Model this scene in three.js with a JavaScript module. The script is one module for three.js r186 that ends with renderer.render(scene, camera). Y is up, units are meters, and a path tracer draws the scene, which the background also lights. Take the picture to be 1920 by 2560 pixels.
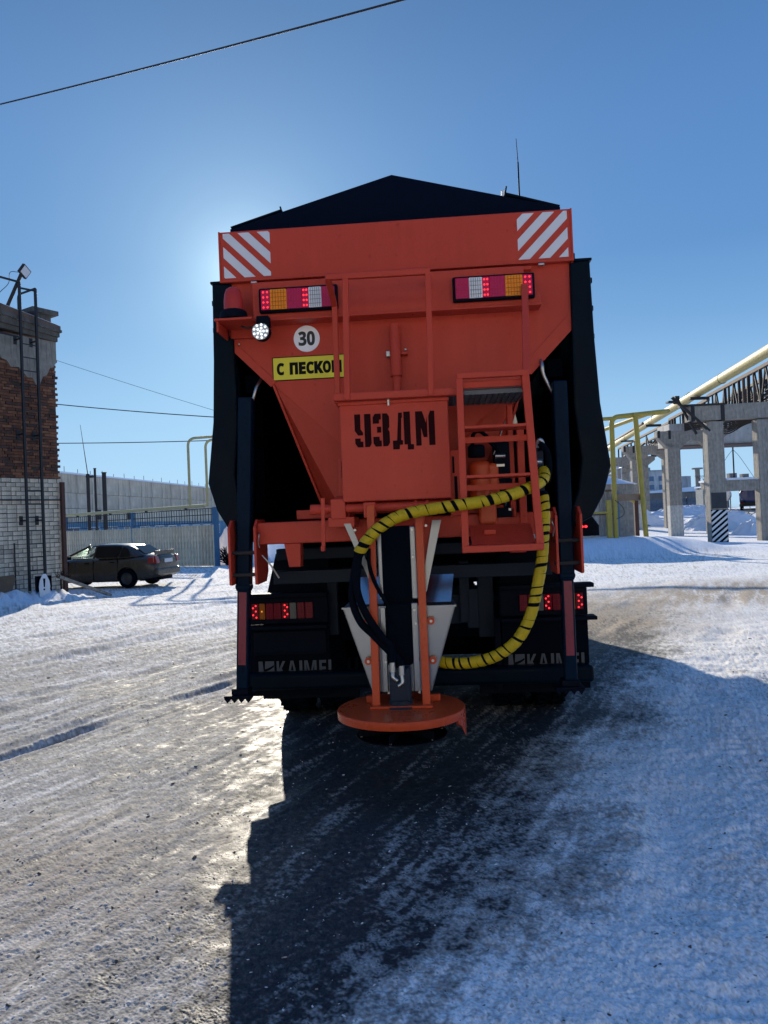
import * as THREE from 'three';
import { RoundedBoxGeometry } from 'three/addons/geometries/RoundedBoxGeometry.js';
import { mergeGeometries } from 'three/addons/utils/BufferGeometryUtils.js';
import { createNoise2D, createNoise3D } from 'simplex-noise';
import { Brush, Evaluator, SUBTRACTION } from 'three-bvh-csg';

// ---------------------------------------------------------------- camera, sky, sun, exposure
const W = 768, H = 1024, D2R = Math.PI / 180;
const scene = new THREE.Scene();
const camera = new THREE.PerspectiveCamera(66.99, W / H, 0.05, 1500);
camera.position.set(0, 1.6, 0);
camera.rotation.order = 'XYZ';
camera.rotation.set(0.75 * D2R, 0, -0.041);
const renderer = new THREE.WebGLRenderer({ antialias: true });
renderer.setSize(W, H);
renderer.toneMapping = THREE.LinearToneMapping;
renderer.toneMappingExposure = 1.36;
renderer.shadowMap.enabled = true;

const SUN = new THREE.Vector3(-0.156, 0.3064, -0.939).normalize();
const sky = (() => {
  const w = 1024, h = 512, data = new Float32Array(w * h * 4);
  const stops = [[-90, .40, .47, .55], [-0.5, .40, .47, .55], [0, .46, .70, .92], [4, .40, .65, .91], [8, .31, .56, .85], [13, .19, .40, .72], [18, .125, .30, .62], [26, .10, .25, .56], [34, .075, .195, .45], [55, .070, .22, .62], [90, .055, .20, .64]];
  for (let j = 0; j < h; j++) {
    const e = ((j + .5) / h - .5) * 180, y = Math.sin(e * D2R), c = Math.cos(e * D2R);
    let k = 0; while (k < stops.length - 2 && stops[k + 1][0] < e) k++;
    const t = THREE.MathUtils.clamp((e - stops[k][0]) / (stops[k + 1][0] - stops[k][0]), 0, 1), o = [1, 2, 3].map((q) => stops[k][q] + (stops[k + 1][q] - stops[k][q]) * t);
    for (let i = 0; i < w; i++) {
      const a = ((i + .5) / w - .5) * 2 * Math.PI, x = Math.cos(a) * c, z = Math.sin(a) * c;
      const g = Math.acos(THREE.MathUtils.clamp(x * SUN.x + y * SUN.y + z * SUN.z, -1, 1)) / D2R;
      const near = Math.exp(-Math.pow(g / 4.5, 1.15)), mid = Math.exp(-Math.pow(g / 14, 1.3)) + 2.2 * Math.exp(-Math.pow(g / 2.1, 1.2));
      const q = (j * w + i) * 4;
      data[q] = o[0] + .27 * near + .15 * mid; data[q + 1] = o[1] + .30 * near + .20 * mid; data[q + 2] = o[2] + .26 * near + .17 * mid; data[q + 3] = 1; for (let b = 0; b < 3; b++) data[q + b] *= .735;
    }
  }
  const tex = new THREE.DataTexture(data, w, h, THREE.RGBAFormat, THREE.FloatType);
  tex.mapping = THREE.EquirectangularReflectionMapping; tex.magFilter = THREE.LinearFilter; tex.minFilter = THREE.LinearFilter; tex.wrapS = THREE.RepeatWrapping; tex.needsUpdate = true;
  return tex;
})();
scene.background = sky;
scene.environment = sky;

const sun = new THREE.DirectionalLight(new THREE.Color(1, 0.91, 0.76), 5);
sun.position.copy(SUN).multiplyScalar(120); sun.target.position.set(2, 0, -20);
sun.position.add(sun.target.position);
sun.castShadow = true; sun.shadow.radius = 1; sun.shadow.mapSize.set(4096, 4096);
Object.assign(sun.shadow.camera, { left: -60, right: 60, top: 60, bottom: -60, near: 1, far: 300 });
scene.add(sun, sun.target);

// ---------------------------------------------------------------- helpers
function rng(s) { return () => { s = (s + 0x6d2b79f5) | 0; let t = Math.imul(s ^ (s >>> 15), 1 | s); t = (t + Math.imul(t ^ (t >>> 7), 61 | t)) ^ t; return ((t ^ (t >>> 14)) >>> 0) / 4294967296; }; }
const n2 = createNoise2D(rng(11)), n2b = createNoise2D(rng(23)), n2c = createNoise2D(rng(37));
const V = (x, y, z) => new THREE.Vector3(x, y, z);
const sm = THREE.MathUtils.smoothstep, clamp = THREE.MathUtils.clamp, lerp = THREE.MathUtils.lerp;
const used = {};
const numbered = (n) => { used[n] = (used[n] ?? -1) + 1; return used[n] ? n + '_' + String(used[n]).padStart(3, '0') : n; };
function tag(o, label, category, group, kind) {
  if (label) o.userData.label = label;
  if (category) o.userData.category = category;
  if (group) o.userData.group = group;
  if (kind) o.userData.kind = kind;
  return o;
}
function thing(name, label, category, [x, y, z] = [0, 0, 0], turn = 0, group) {
  const o = new THREE.Group(); o.name = numbered(name); o.position.set(x, y, z); o.rotation.y = turn; scene.add(o);
  return tag(o, label, category, group);
}
function boxUV(g) {
  const p = g.attributes.position, n = g.attributes.normal, uv = new Float32Array(p.count * 2);
  for (let i = 0; i < p.count; i++) {
    const ax = Math.abs(n.getX(i)), ay = Math.abs(n.getY(i)), az = Math.abs(n.getZ(i));
    if (ax >= ay && ax >= az) { uv[2 * i] = p.getZ(i); uv[2 * i + 1] = p.getY(i); }
    else if (ay >= az) { uv[2 * i] = p.getX(i); uv[2 * i + 1] = p.getZ(i); }
    else { uv[2 * i] = p.getX(i); uv[2 * i + 1] = p.getY(i); }
  }
  g.setAttribute('uv', new THREE.BufferAttribute(uv, 2));
  return g;
}
function clean(g) {
  g = g.index ? g.toNonIndexed() : g;
  for (const k of Object.keys(g.attributes)) if (!['position', 'normal', 'uv'].includes(k)) g.deleteAttribute(k);
  if (!g.attributes.normal) g.computeVertexNormals();
  g.clearGroups?.();
  return boxUV(g);
}
function join(list) { const a = list.flat(9).map(clean); return a.length === 1 ? a[0] : mergeGeometries(a); }
function obj(name, list, material, parent = scene, keepUV) {
  const geo = keepUV ? list : join([list]);
  const m = new THREE.Mesh(geo, material);
  m.name = parent === scene ? numbered(name) : name; parent.add(m);
  return m;
}
// a box from two corners, slightly rounded
function bx(x0, x1, y0, y1, z0, z1, r) {
  const w = x1 - x0, h = y1 - y0, d = z1 - z0, m = Math.min(w, h, d);
  const g = r === 0 || m < .012 ? new THREE.BoxGeometry(w, h, d) : new RoundedBoxGeometry(w, h, d, 2, Math.min(r ?? .006, m * .3));
  return g.translate((x0 + x1) / 2, (y0 + y1) / 2, (z0 + z1) / 2);
}
function orient(g, a, b) {   // geometry built along +y and centred, set between two points
  const d = b.clone().sub(a), m = new THREE.Matrix4();
  m.makeRotationFromQuaternion(new THREE.Quaternion().setFromUnitVectors(V(0, 1, 0), d.clone().normalize())).setPosition(a.clone().add(b).multiplyScalar(.5));
  return g.applyMatrix4(m);
}
const P3 = (a) => (a.isVector3 ? a : V(...a));
function rod(a, b, r, seg = 10, r2) { a = P3(a); b = P3(b); return orient(new THREE.CylinderGeometry(r2 ?? r, r, a.distanceTo(b), seg), a, b); }
function beam(a, b, w, d, side) {  // rectangular bar between two points, w along "side"
  a = P3(a); b = P3(b);
  const y = b.clone().sub(a), L = y.length(); y.normalize();
  let x = side ? P3(side).clone() : Math.abs(y.y) > .9 ? V(1, 0, 0) : V(0, 1, 0).cross(y);
  x.addScaledVector(y, -x.dot(y)).normalize();
  const z = x.clone().cross(y), m = new THREE.Matrix4().makeBasis(x, y, z).setPosition(a.clone().add(b).multiplyScalar(.5));
  const g = Math.min(w, d) < .012 ? new THREE.BoxGeometry(w, L, d) : new RoundedBoxGeometry(w, L, d, 1, Math.min(w, d) * .14);
  return g.applyMatrix4(m);
}
function pipe(pts, r, seg = 40, rs = 10, tension = .5) {
  const c = new THREE.CatmullRomCurve3(pts.map(P3), false, 'catmullrom', tension);
  return [new THREE.TubeGeometry(c, seg, r, rs), ...[0, 1].map((t) => { const q = c.getPoint(t), n = c.getTangent(t).multiplyScalar(t ? 1 : -1), g = new THREE.CircleGeometry(r, rs); g.applyQuaternion(new THREE.Quaternion().setFromUnitVectors(V(0, 0, 1), n)); return g.translate(q.x, q.y, q.z); })];
}
function bent(pts, r, bend, rs = 10) {  // straight pipe runs with rounded elbows
  pts = pts.map(P3); const path = new THREE.CurvePath();
  let at = pts[0];
  for (let i = 1; i < pts.length - 1; i++) {
    const a = pts[i].clone().add(pts[i - 1].clone().sub(pts[i]).setLength(bend)), b = pts[i].clone().add(pts[i + 1].clone().sub(pts[i]).setLength(bend));
    path.add(new THREE.LineCurve3(at, a)); path.add(new THREE.QuadraticBezierCurve3(a, pts[i], b)); at = b;
  }
  path.add(new THREE.LineCurve3(at, pts.at(-1)));
  const g = [];
  for (const c of path.curves) g.push(new THREE.TubeGeometry(c, c.isLineCurve3 ? 1 : 8, r, rs));
  return g;
}
function prism(pts, z0, z1, bevel = 0) {  // polygon in x,y extruded along z
  const s = new THREE.Shape(pts.map((p) => new THREE.Vector2(p[0], p[1])));
  return new THREE.ExtrudeGeometry(s, { depth: z1 - z0 - 2 * bevel, bevelEnabled: bevel > 0, bevelThickness: bevel, bevelSize: bevel, bevelOffset: -bevel, bevelSegments: 2, curveSegments: 24 }).translate(0, 0, z0 + bevel);
}
function tris(...polys) {   // flat polygons given as lists of points
  const p = [];
  for (const q of polys) for (let i = 1; i < q.length - 1; i++) p.push(...q[0], ...q[i], ...q[i + 1]);
  const g = new THREE.BufferGeometry(); g.setAttribute('position', new THREE.Float32BufferAttribute(p, 3)); g.computeVertexNormals();
  return g;
}
function slab(a, b, c, d, t) {  // a flat plate of thickness t on four corners
  [a, b, c, d] = [a, b, c, d].map(P3);
  const n = b.clone().sub(a).cross(d.clone().sub(a)).setLength(t), e = [a, b, c, d].map((p) => p.clone().sub(n)), q = (...l) => l.map((p) => p.toArray());
  return tris(q(a, b, c, d), q(e[3], e[2], e[1], e[0]), q(a, e[0], e[1], b), q(b, e[1], e[2], c), q(c, e[2], e[3], d), q(d, e[3], e[0], a));
}
function lathe(pts, seg = 24) { return new THREE.LatheGeometry(pts.map((p) => new THREE.Vector2(p[0], p[1])), seg); }

// ---------------------------------------------------------------- textures and materials
function fieldTex(size, fn, srgb, rep = 1) {   // fn(u, v) in 0..1, periodic, gives [r, g, b] 0..255
  const d = new Uint8Array(size * size * 4);
  for (let j = 0; j < size; j++) for (let i = 0; i < size; i++) { const c = fn((i + .5) / size, (j + .5) / size), q = (j * size + i) * 4; d[q] = clamp(c[0], 0, 255); d[q + 1] = clamp(c[1], 0, 255); d[q + 2] = clamp(c[2], 0, 255); d[q + 3] = 255; }
  const t = new THREE.DataTexture(d, size, size); t.wrapS = t.wrapT = THREE.RepeatWrapping; t.magFilter = THREE.LinearFilter; t.minFilter = THREE.LinearMipmapLinearFilter; t.generateMipmaps = true;
  if (srgb) t.colorSpace = THREE.SRGBColorSpace;
  t.repeat.set(rep, rep); t.needsUpdate = true; return t;
}
const n3 = createNoise3D(rng(5)), n3b = createNoise3D(rng(6));
// periodic noise: a torus in 4 numbers folded to two 3-D lookups
function pn(u, v, f, s = 0) {
  const a = u * 2 * Math.PI, b = v * 2 * Math.PI, r = f / (2 * Math.PI);
  return .6 * (n3(Math.cos(a) * r + s, Math.sin(a) * r, Math.cos(b) * r * 1.0) + n3b(Math.sin(b) * r + s, Math.cos(a) * r * .8 + 9, Math.sin(a) * r * .8));
}
const pfbm = (u, v, f, s, o = 4) => { let t = 0, a = .5; for (let i = 0; i < o; i++, f *= 2.03, a *= .55) t += a * pn(u, v, f, s + i * 7); return t; };
const grime = fieldTex(512, (u, v) => { const a = pfbm(u, v, 3, 1), b = pn(u, v, 60, 4), c = Math.max(0, pn(u, v, 24, 9) - .55); const k = 232 + 22 * a + 8 * b - 120 * c; return [k, k - 2, k - 5]; }, true);
const paintTex = fieldTex(1024, (u, v) => { const a = pfbm(u, v, 2.2, 81, 5), st = pn(u, v * .12, 26, 83), c = Math.max(0, pn(u, v, 46, 86) - .72), k = 236 + 13 * a + 5 * Math.max(0, st) + 3 * pn(u, v, 120, 88) - 70 * c; return [k, k - 1 + 3 * Math.max(0, st), k - 3 + 6 * Math.max(0, st)]; }, true, .5);
const grimeRough = fieldTex(512, (u, v) => { const k = 165 + 70 * pfbm(u, v, 4, 21) + 18 * pn(u, v, 40, 5); return [k, k, k]; });
const fineBump = fieldTex(512, (u, v) => { const k = 128 + 60 * pfbm(u, v, 6, 31, 5) + 30 * pn(u, v, 90, 3); return [k, k, k]; });
const brushed = fieldTex(512, (u, v) => { const k = 128 + 70 * n2(u * 2, v * 140) + 40 * pn(u, v, 5, 41); return [k, k, k]; });
const concreteTex = fieldTex(512, (u, v) => { const a = pfbm(u, v, 4, 51, 5), st = Math.max(0, pn(u, v * .15, 22, 57)), k = 238 + 40 * a - 36 * st - 70 * Math.max(0, pn(u, v, 30, 3) - .6); return [k, k - 3, k - 8]; }, true);
const concreteFar = concreteTex.clone(); concreteFar.repeat.set(.13, .13); concreteFar.needsUpdate = true;
const std = (c, rough, metal = 0, extra = {}) => new THREE.MeshStandardMaterial({ color: new THREE.Color().setRGB(...c), roughness: rough, metalness: metal, ...extra });
const phys = (c, rough, extra = {}) => new THREE.MeshPhysicalMaterial({ color: new THREE.Color().setRGB(...c), roughness: rough, ...extra });
const M = {
  orange: phys([.575, .064, .038], .6, { map: paintTex, roughnessMap: grimeRough, bumpMap: fineBump, bumpScale: .0006, specularIntensity: .3 }),
  orangeDark: phys([.52, .056, .032], .65, { specularIntensity: .3, map: paintTex, roughnessMap: grimeRough, bumpMap: fineBump, bumpScale: .0008 }),
  orangeDisc: phys([.57, .072, .02], .5, { map: paintTex, roughnessMap: grimeRough, bumpMap: fineBump, bumpScale: .0008, specularIntensity: .5 }),
  navy: phys([.0012, .0075, .016], .6, { map: grime, roughnessMap: grimeRough, bumpMap: fineBump, bumpScale: .0008, specularIntensity: .12 }),
  navyPost: phys([.0015, .013, .034], .6, { specularIntensity: .1, map: grime, roughnessMap: grimeRough, bumpMap: fineBump, bumpScale: .0008 }),
  black: phys([0.0022,0.0047,0.0106], .7, { specularIntensity: .15, bumpMap: fineBump, bumpScale: .001 }),
  inside: phys([0.0011,0.0023,0.0053], .92, { specularIntensity: .08, bumpMap: fineBump, bumpScale: .001 }),
  tarp: phys([0.0023,0.0058,0.0158], .8, { specularIntensity: .08, bumpMap: fineBump, bumpScale: .003 }),
  rubber: phys([0.0022,0.0043,0.0086], .85, { specularIntensity: .08, bumpMap: fineBump, bumpScale: .002 }),
  chassis: phys([.016, .024, .038], .6, { specularIntensity: .3, bumpMap: fineBump, bumpScale: .001 }),
  steel: std([.215, .23, .255], .3, 1),
  mirrorSteel: std([.42, .43, .45], .16, 1),
  zinc: std([.42, .42, .41], .38, 1),
  white: std([.72, .72, .72], .5),
  refl: std([.62, .63, .67], .45),
  redTape: std([.24, .007, .034], .4, 0, { map: grime }),
  stencil: phys([.020, .004, .005], .8, { specularIntensity: .1 }),
  plasticRed: phys([.46, .008, .07], .3, { specularIntensity: .5 }),
  plasticAmber: phys([.85, .26, .01], .3, { specularIntensity: .5 }),
  plasticWhite: phys([.72, .74, .76], .3, { specularIntensity: .5 }),
  dimRed: phys([.15, .003, .012], .3, { specularIntensity: .3 }), dimAmber: phys([.30, .08, .004], .3, { specularIntensity: .3 }), dimWhite: phys([.12, .12, .11], .3, { specularIntensity: .3 }),
  ledRed: std([.5, .02, .02], .4, 0, { emissive: new THREE.Color(1, .03, .04), emissiveIntensity: 1.6 }),
  ledAmber: std([.5, .2, .02], .4, 0, { emissive: new THREE.Color(1, .35, .03), emissiveIntensity: .6 }),
  ledWhite: std([.7, .7, .7], .3, 0, { emissive: new THREE.Color(.85, .95, 1), emissiveIntensity: .75 }),
  glassRed: phys([.62, .05, .04], .3, { transmission: .35, thickness: 0, specularIntensity: .5 }),
  hoseYellow: phys([.56, .40, .012], .55, { specularIntensity: .4, map: grime, roughnessMap: grimeRough, bumpMap: fineBump, bumpScale: .001 }),
  pipeYellow: std([.62, .50, .20], .65, 0, { map: grime, bumpMap: fineBump, bumpScale: .006 }),
  gasYellow: std([.60, .52, .26], .6, 0, { map: grime, bumpMap: fineBump, bumpScale: .002 }),
  standYellow: std([.56, .42, .07], .6, 0, { map: grime, bumpMap: fineBump, bumpScale: .002 }),
  concrete: std([.37, .34, .30], .9, 0, { map: concreteTex, bumpMap: concreteTex, bumpScale: .012 }),
  concretePale: std([.62, .61, .58], .9, 0, { map: concreteTex, bumpMap: concreteTex, bumpScale: .01 }),
  darkSteel: std([.03, .028, .028], .75, .2, { bumpMap: fineBump, bumpScale: .003 }),
  rustSteel: std([.16, .11, .09], .85, 0, { map: concreteTex, bumpMap: fineBump, bumpScale: .003 }),
  blueSteel: std([.04, .16, .32], .6, 0, { map: grime, bumpMap: fineBump, bumpScale: .002 }),
  sheetGrey: std([.62, .60, .56], .6, 0, { map: concreteTex }),
  mortar: std([.075, .068, .06], .95, 0, { map: concreteTex }),
  plaster: std([.30, .285, .26], .95, 0, { map: concreteTex, bumpMap: concreteTex, bumpScale: .01 }),
  cornice: std([.13, .125, .12], .95, 0, { map: concreteTex, bumpMap: concreteTex, bumpScale: .012 }),
  snow: std([.82, .84, .88], .8, 0, { bumpMap: fineBump, bumpScale: .02 }),
  ladder: std([.014, .015, .018], .6, .1),
  brownPost: std([.09, .035, .025], .7, 0, { map: grime }),
  wire: std([.02, .02, .022], .7),
};

// ---------------------------------------------------------------- ground: one sheet from underfoot to the horizon
const RUTS = [[-5.46, .085, .05], [-5.78, .1, .028], [-6.9, .16, .04], [-7.25, .12, .03], [-8.9, .2, .05], [-9.6, .14, .03], [-11.4, .22, .05], [-13.2, .2, .05], [-2.9, .16, .02], [-2.1, .2, .025], [-.35, .16, .03], [.9, .18, .035], [-4.3, .2, .015], [1.9, .15, .02], [-4.95, .03, .012], [-5.08, .03, .012], [-6.15, .035, .013], [-6.3, .03, .012], [-6.45, .03, .01], [-7.7, .04, .014], [-7.9, .04, .014], [-8.3, .05, .016], [-10.3, .06, .02], [-10.6, .06, .02], [-3.6, .04, .01], [-3.8, .03, .008], [-12.3, .1, .03]];
const MOUNDS = [[-9.3, -18.9, .9, 1.3, .30], [-8.45, -20.1, .75, .8, .2], [-9.0, -17.6, .8, .7, .14]];
const trackU = (x, z) => x + .455 * z + .0035 * z * Math.abs(z) * .35;
function groundAt(x, z) {
  const d = Math.hypot(x, z), s = d * d / 1240, keep = (wl) => 1 - sm(s / wl, .5, 1.5);
  const u = trackU(x, z), v = z - .45 * x, warp = .25 * n2(x * .5, z * .25);
  let h = .03 * n2b(x * .13, z * .13) + .018 * n2(x * .45 + 7, z * .4);
  h *= sm(d, 2, 8) * .8 + .2;
  h -= .13 * sm(-z, 15, 22) * sm(-x, 2, 6) * (1 - sm(-z, 55, 80));
  // snow bank along the right side of the yard
  const side = sm(x, 3.2, 6.5) * (1 - sm(x, 10.5, 15)), crest = -30.4 - .12 * (x - 9);
  const bank = z > crest ? 1 - sm(z, crest + .1, crest + 3.2 + .25 * n2(x * .4, 3)) : 1 - .75 * sm(crest - z, .6, 6);
  const bk = .60 * side * bank * (z < -24 ? 1 : 0); h += bk + bk * .08 * n2(x * .8, z * .8);
  h += 1.35 * sm(-z, 48, 82) * sm(x, 4, 16) * (1 - .3 * sm(-z, 110, 260));
  h += .3 * sm(-z, 60, 110);
  let mound = 0;
  for (const [mx, mz, sx, sz, mh] of MOUNDS) {
    const q = ((x - mx) / sx) ** 2 + ((z - mz) / sz) ** 2; if (q > 9) continue;
    mound += mh * Math.exp(-q) * (1 + .45 * n2b(x * 1.9, z * 1.9) + .25 * n2(x * 5, z * 5));
  }
  h += mound;
  const road = (1 - sm(bk, .05, .2)) * (1 - sm(mound, .02, .1)) * (1 - sm(-z, 24, 34) * sm(x, 0, 6)) * (1 - sm(d, 50, 80));
  // wheel ruts, with a crumbling lip on each side
  let rut = 0, lip = 0;
  for (const [u0, w, dep] of RUTS) {
    const t = (u + warp * .5 - u0) / w; if (Math.abs(t) > 4) continue;
    const live = .42 + .75 * n2c(u0 * 9, v * .4) + .25 * n2(u0 * 5, v * 1.7), e = Math.exp(-t * t);
    rut += dep * Math.max(0, live) * e; lip += dep * .4 * Math.max(0, live) * Math.exp(-((Math.abs(t) - 1.7) ** 2) * 3) * (.75 + .35 * n2(u * 14, v * 4));
  }
  h += road * (lip - rut) * keep(.3);
  const rough = .5 + .5 * n2c(x * .7, z * .7), f1 = 1.2 * n2(x * 3, z * 3), amp = .75 + 1.2 * sm(u, -1.6, -.2) * (1 - sm(-z, 8, 12));
  const k1 = keep(.16), k2 = keep(.07), k3 = keep(.035);
  // hammered, refrozen surface: scallops drawn out along the tracks
  const rs = sm(u, -1.6, -.2) * (1 - sm(-z, 9, 13)); h += rs * (.016 * n2(x * 1.9, z * 1.5) + .011 * Math.abs(n2c(x * 4.6 + f1 * .4, z * 3.6)) + .006 * Math.abs(n2b(u * 9, v * 2.2)));
  if (k1 > 0) h += amp * k1 * (.0026 * Math.abs(n2(u * 7, v * 5.2)) + .0026 * n2b(x * 6.3, z * 6.3)) * (road * .8 + .2);
  if (k2 > 0) h += amp * k2 * (.0030 * Math.abs(n2c(x * 15 + f1, z * 12)) + .0015 * n2(u * 26, v * 9)) * (.55 + .7 * rough);
  if (k3 > 0) h += k3 * (.0021 * Math.abs(n2b(x * 34 + f1, z * 25)) + .0014 * n2(x * 75, z * 60)) * (.5 + .8 * rough);
  // broken clods
  const cl = n2b(x * 11, z * 11) + .4 * n2c(x * 27, z * 27); if (k2 > 0) h += k2 * (.010 + .006 * amp) * Math.max(0, cl - .86) * sm(rough, .25, .7);
  // lugged tread prints
  const tp = (1 - sm(Math.abs(u + .05 + warp * .3), .2, .27)) + .7 * (1 - sm(Math.abs(u - .75 + warp * .3), .2, .27)) + .35 * (1 - sm(Math.abs(u + 6.3), .2, .28));
  if (tp > 0 && k2 > 0) { const w = Math.abs(((u * 3) % 1 + 1) % 1 - .5) * .14; h += k2 * tp * .009 * Math.sin((v + w) * 2 * Math.PI / .115) * sm(n2(x * .6, z * .6), -.3, .4); }
  return { h, u, v, d, bk, mound, road, rut, rough };
}
function groundColour(x, z, g) {
  const { u, v, d } = g, a = n2(x * .55, z * .55), b = n2b(u * 3.2, v * .45), c = n2c(x * 3.1, z * 3.1), f = n2(x * 17, z * 17), gg = n2b(x * 43, z * 43), str = n2c(u * 11, v * 1.1);
  // how much of it is snow, 0 bare to 1 clean
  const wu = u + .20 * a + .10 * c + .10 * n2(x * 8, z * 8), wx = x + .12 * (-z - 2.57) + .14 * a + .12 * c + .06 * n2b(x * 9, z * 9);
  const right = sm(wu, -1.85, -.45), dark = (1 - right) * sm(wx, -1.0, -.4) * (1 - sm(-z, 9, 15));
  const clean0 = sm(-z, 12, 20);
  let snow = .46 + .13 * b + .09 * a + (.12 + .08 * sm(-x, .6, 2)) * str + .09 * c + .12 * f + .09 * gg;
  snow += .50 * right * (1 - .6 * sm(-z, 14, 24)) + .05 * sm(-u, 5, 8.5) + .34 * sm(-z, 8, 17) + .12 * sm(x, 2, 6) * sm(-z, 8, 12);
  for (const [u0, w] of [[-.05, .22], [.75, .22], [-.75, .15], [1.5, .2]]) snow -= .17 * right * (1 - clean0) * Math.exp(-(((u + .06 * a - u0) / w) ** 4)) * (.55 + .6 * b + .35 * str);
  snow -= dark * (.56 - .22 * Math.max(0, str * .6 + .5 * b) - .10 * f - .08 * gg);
  const mud = 1.25 * Math.exp(-(((x - 6.8) / 3.6) ** 2 + ((z + 14.8 + .2 * (x - 6.6)) / 1.9) ** 2)) + .7 * Math.exp(-(((x - 3.2) / 1.6) ** 2 + ((z + 11.6) / 1.7) ** 2)) + .45 * Math.exp(-(((x + 1.6) / 1.1) ** 2 + ((z + 3.6) / 1.0) ** 2)) + .4 * Math.exp(-(((x + 1.2) / .5) ** 2 + ((z + 7.3) / .9) ** 2));
  snow -= mud * .05;
  const clean = Math.max(sm(g.bk, .03, .2), sm(g.mound, .03, .15), sm(-z, 25, 33) * sm(x, 2, 7), sm(d, 55, 80));
  snow = clamp(lerp(snow, .97 + .05 * a, clean), 0, 1);
  const spot = sm(f * .7 + gg * .6 + .25 * c, .72, .95) * (1 - clean) * (1 - sm(d, 14, 26));
  snow = clamp(snow - spot * .5, 0, 1);
  g.snow = snow;
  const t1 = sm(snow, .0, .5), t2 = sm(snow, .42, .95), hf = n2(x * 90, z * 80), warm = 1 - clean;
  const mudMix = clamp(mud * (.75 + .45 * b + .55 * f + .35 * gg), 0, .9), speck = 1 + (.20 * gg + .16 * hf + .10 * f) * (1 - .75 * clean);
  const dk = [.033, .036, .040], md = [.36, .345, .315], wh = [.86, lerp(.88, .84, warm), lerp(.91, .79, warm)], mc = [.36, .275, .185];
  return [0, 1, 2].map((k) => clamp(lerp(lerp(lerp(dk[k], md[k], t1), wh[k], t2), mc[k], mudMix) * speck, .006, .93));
}
{
  const ang = [], rad = [], A = 43 * D2R;
  for (let i = 0; i < 1120; i++) ang.push(-A + 2 * A * i / 1119);
  for (let i = 1; i < 200; i++) ang.push(A + (2 * Math.PI - 2 * A) * i / 200);
  for (let i = 0; i <= 760; i++) { const t = i / 760; rad.push(1 / lerp(1 / 1.9, 1 / 95, t)); }
  for (const r of [105, 120, 140, 170, 210, 270, 360, 480, 650, 900]) rad.push(r);
  rad.unshift(.5, 1.0, 1.4);
  const na = ang.length, nr = rad.length, pos = new Float32Array((na * nr + 1) * 3), col = new Float32Array((na * nr + 1) * 3), uv = new Float32Array((na * nr + 1) * 2);
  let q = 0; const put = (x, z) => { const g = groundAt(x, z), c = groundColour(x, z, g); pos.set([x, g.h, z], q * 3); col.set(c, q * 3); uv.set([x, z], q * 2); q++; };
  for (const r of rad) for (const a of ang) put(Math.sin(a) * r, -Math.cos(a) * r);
  put(0, 0);
  const idx = new Uint32Array(((nr - 1) * na * 2 + na) * 3); let k = 0;
  for (let i = 0; i < nr - 1; i++) for (let j = 0; j < na; j++) { const a = i * na + j, b = i * na + (j + 1) % na, c = a + na, e = b + na; idx.set([a, b, c, b, e, c], k); k += 6; }
  for (let j = 0; j < na; j++) { idx.set([q - 1, (j + 1) % na, j], k); k += 3; }
  const g = new THREE.BufferGeometry();
  g.setAttribute('position', new THREE.BufferAttribute(pos, 3)); g.setAttribute('color', new THREE.BufferAttribute(col, 3)); g.setAttribute('uv', new THREE.BufferAttribute(uv, 2)); g.setIndex(new THREE.BufferAttribute(idx, 1));
  g.computeVertexNormals();
  const iceBump = fieldTex(1024, (u, v) => { const k = 128 + 46 * pfbm(u, v, 9, 61, 5) + 46 * pn(u, v, 120, 3) + 24 * pn(u, v, 260, 8); return [k, k, k]; }, false, 1 / 1.37);
  const RS = 1024, rd = new Uint8Array(RS * RS * 4), Q = 24;   // roughness over 24 m of yard: wet ice shines, snow does not
  for (let j = 0; j < RS; j++) for (let i = 0; i < RS; i++) { const x = (i + .5) / RS * Q - Q / 2, z = -(j + .5) / RS * Q, gg = groundAt(x, z); groundColour(x, z, gg); const k = clamp(lerp(.63, .98, sm(gg.snow, .05, .52)) + .10 * n2(x * 5, z * 5) + .08 * n2c(x * 16, z * 16), .3, 1) * 255, o = (j * RS + i) * 4; rd[o] = rd[o + 1] = rd[o + 2] = k; rd[o + 3] = 255; }
  const iceRough = new THREE.DataTexture(rd, RS, RS); iceRough.magFilter = THREE.LinearFilter; iceRough.channel = 1; iceRough.needsUpdate = true;
  const uv1 = new Float32Array(uv.length); for (let i = 0; i < uv.length; i += 2) { uv1[i] = clamp(uv[i] / Q + .5, 0, 1); uv1[i + 1] = clamp(-uv[i + 1] / Q, 0, 1); }
  g.setAttribute('uv1', new THREE.BufferAttribute(uv1, 2));
  const grain = fieldTex(1024, (u, v) => { const a = pn(u, v, 150, 13), b = pfbm(u, v, 10, 17, 4), k = 244 + 10 * b + 12 * a - 110 * Math.max(0, pn(u, v, 70, 19) - .62); return [k, k, k]; }, true, 1 / 1.71);
  const m = new THREE.MeshPhysicalMaterial({ vertexColors: true, map: grain, roughness: 1, roughnessMap: iceRough, bumpMap: iceBump, bumpScale: .004, specularIntensity: .35 });
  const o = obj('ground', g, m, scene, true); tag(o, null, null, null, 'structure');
}
const gy = (x, z) => groundAt(x, z).h;
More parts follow.
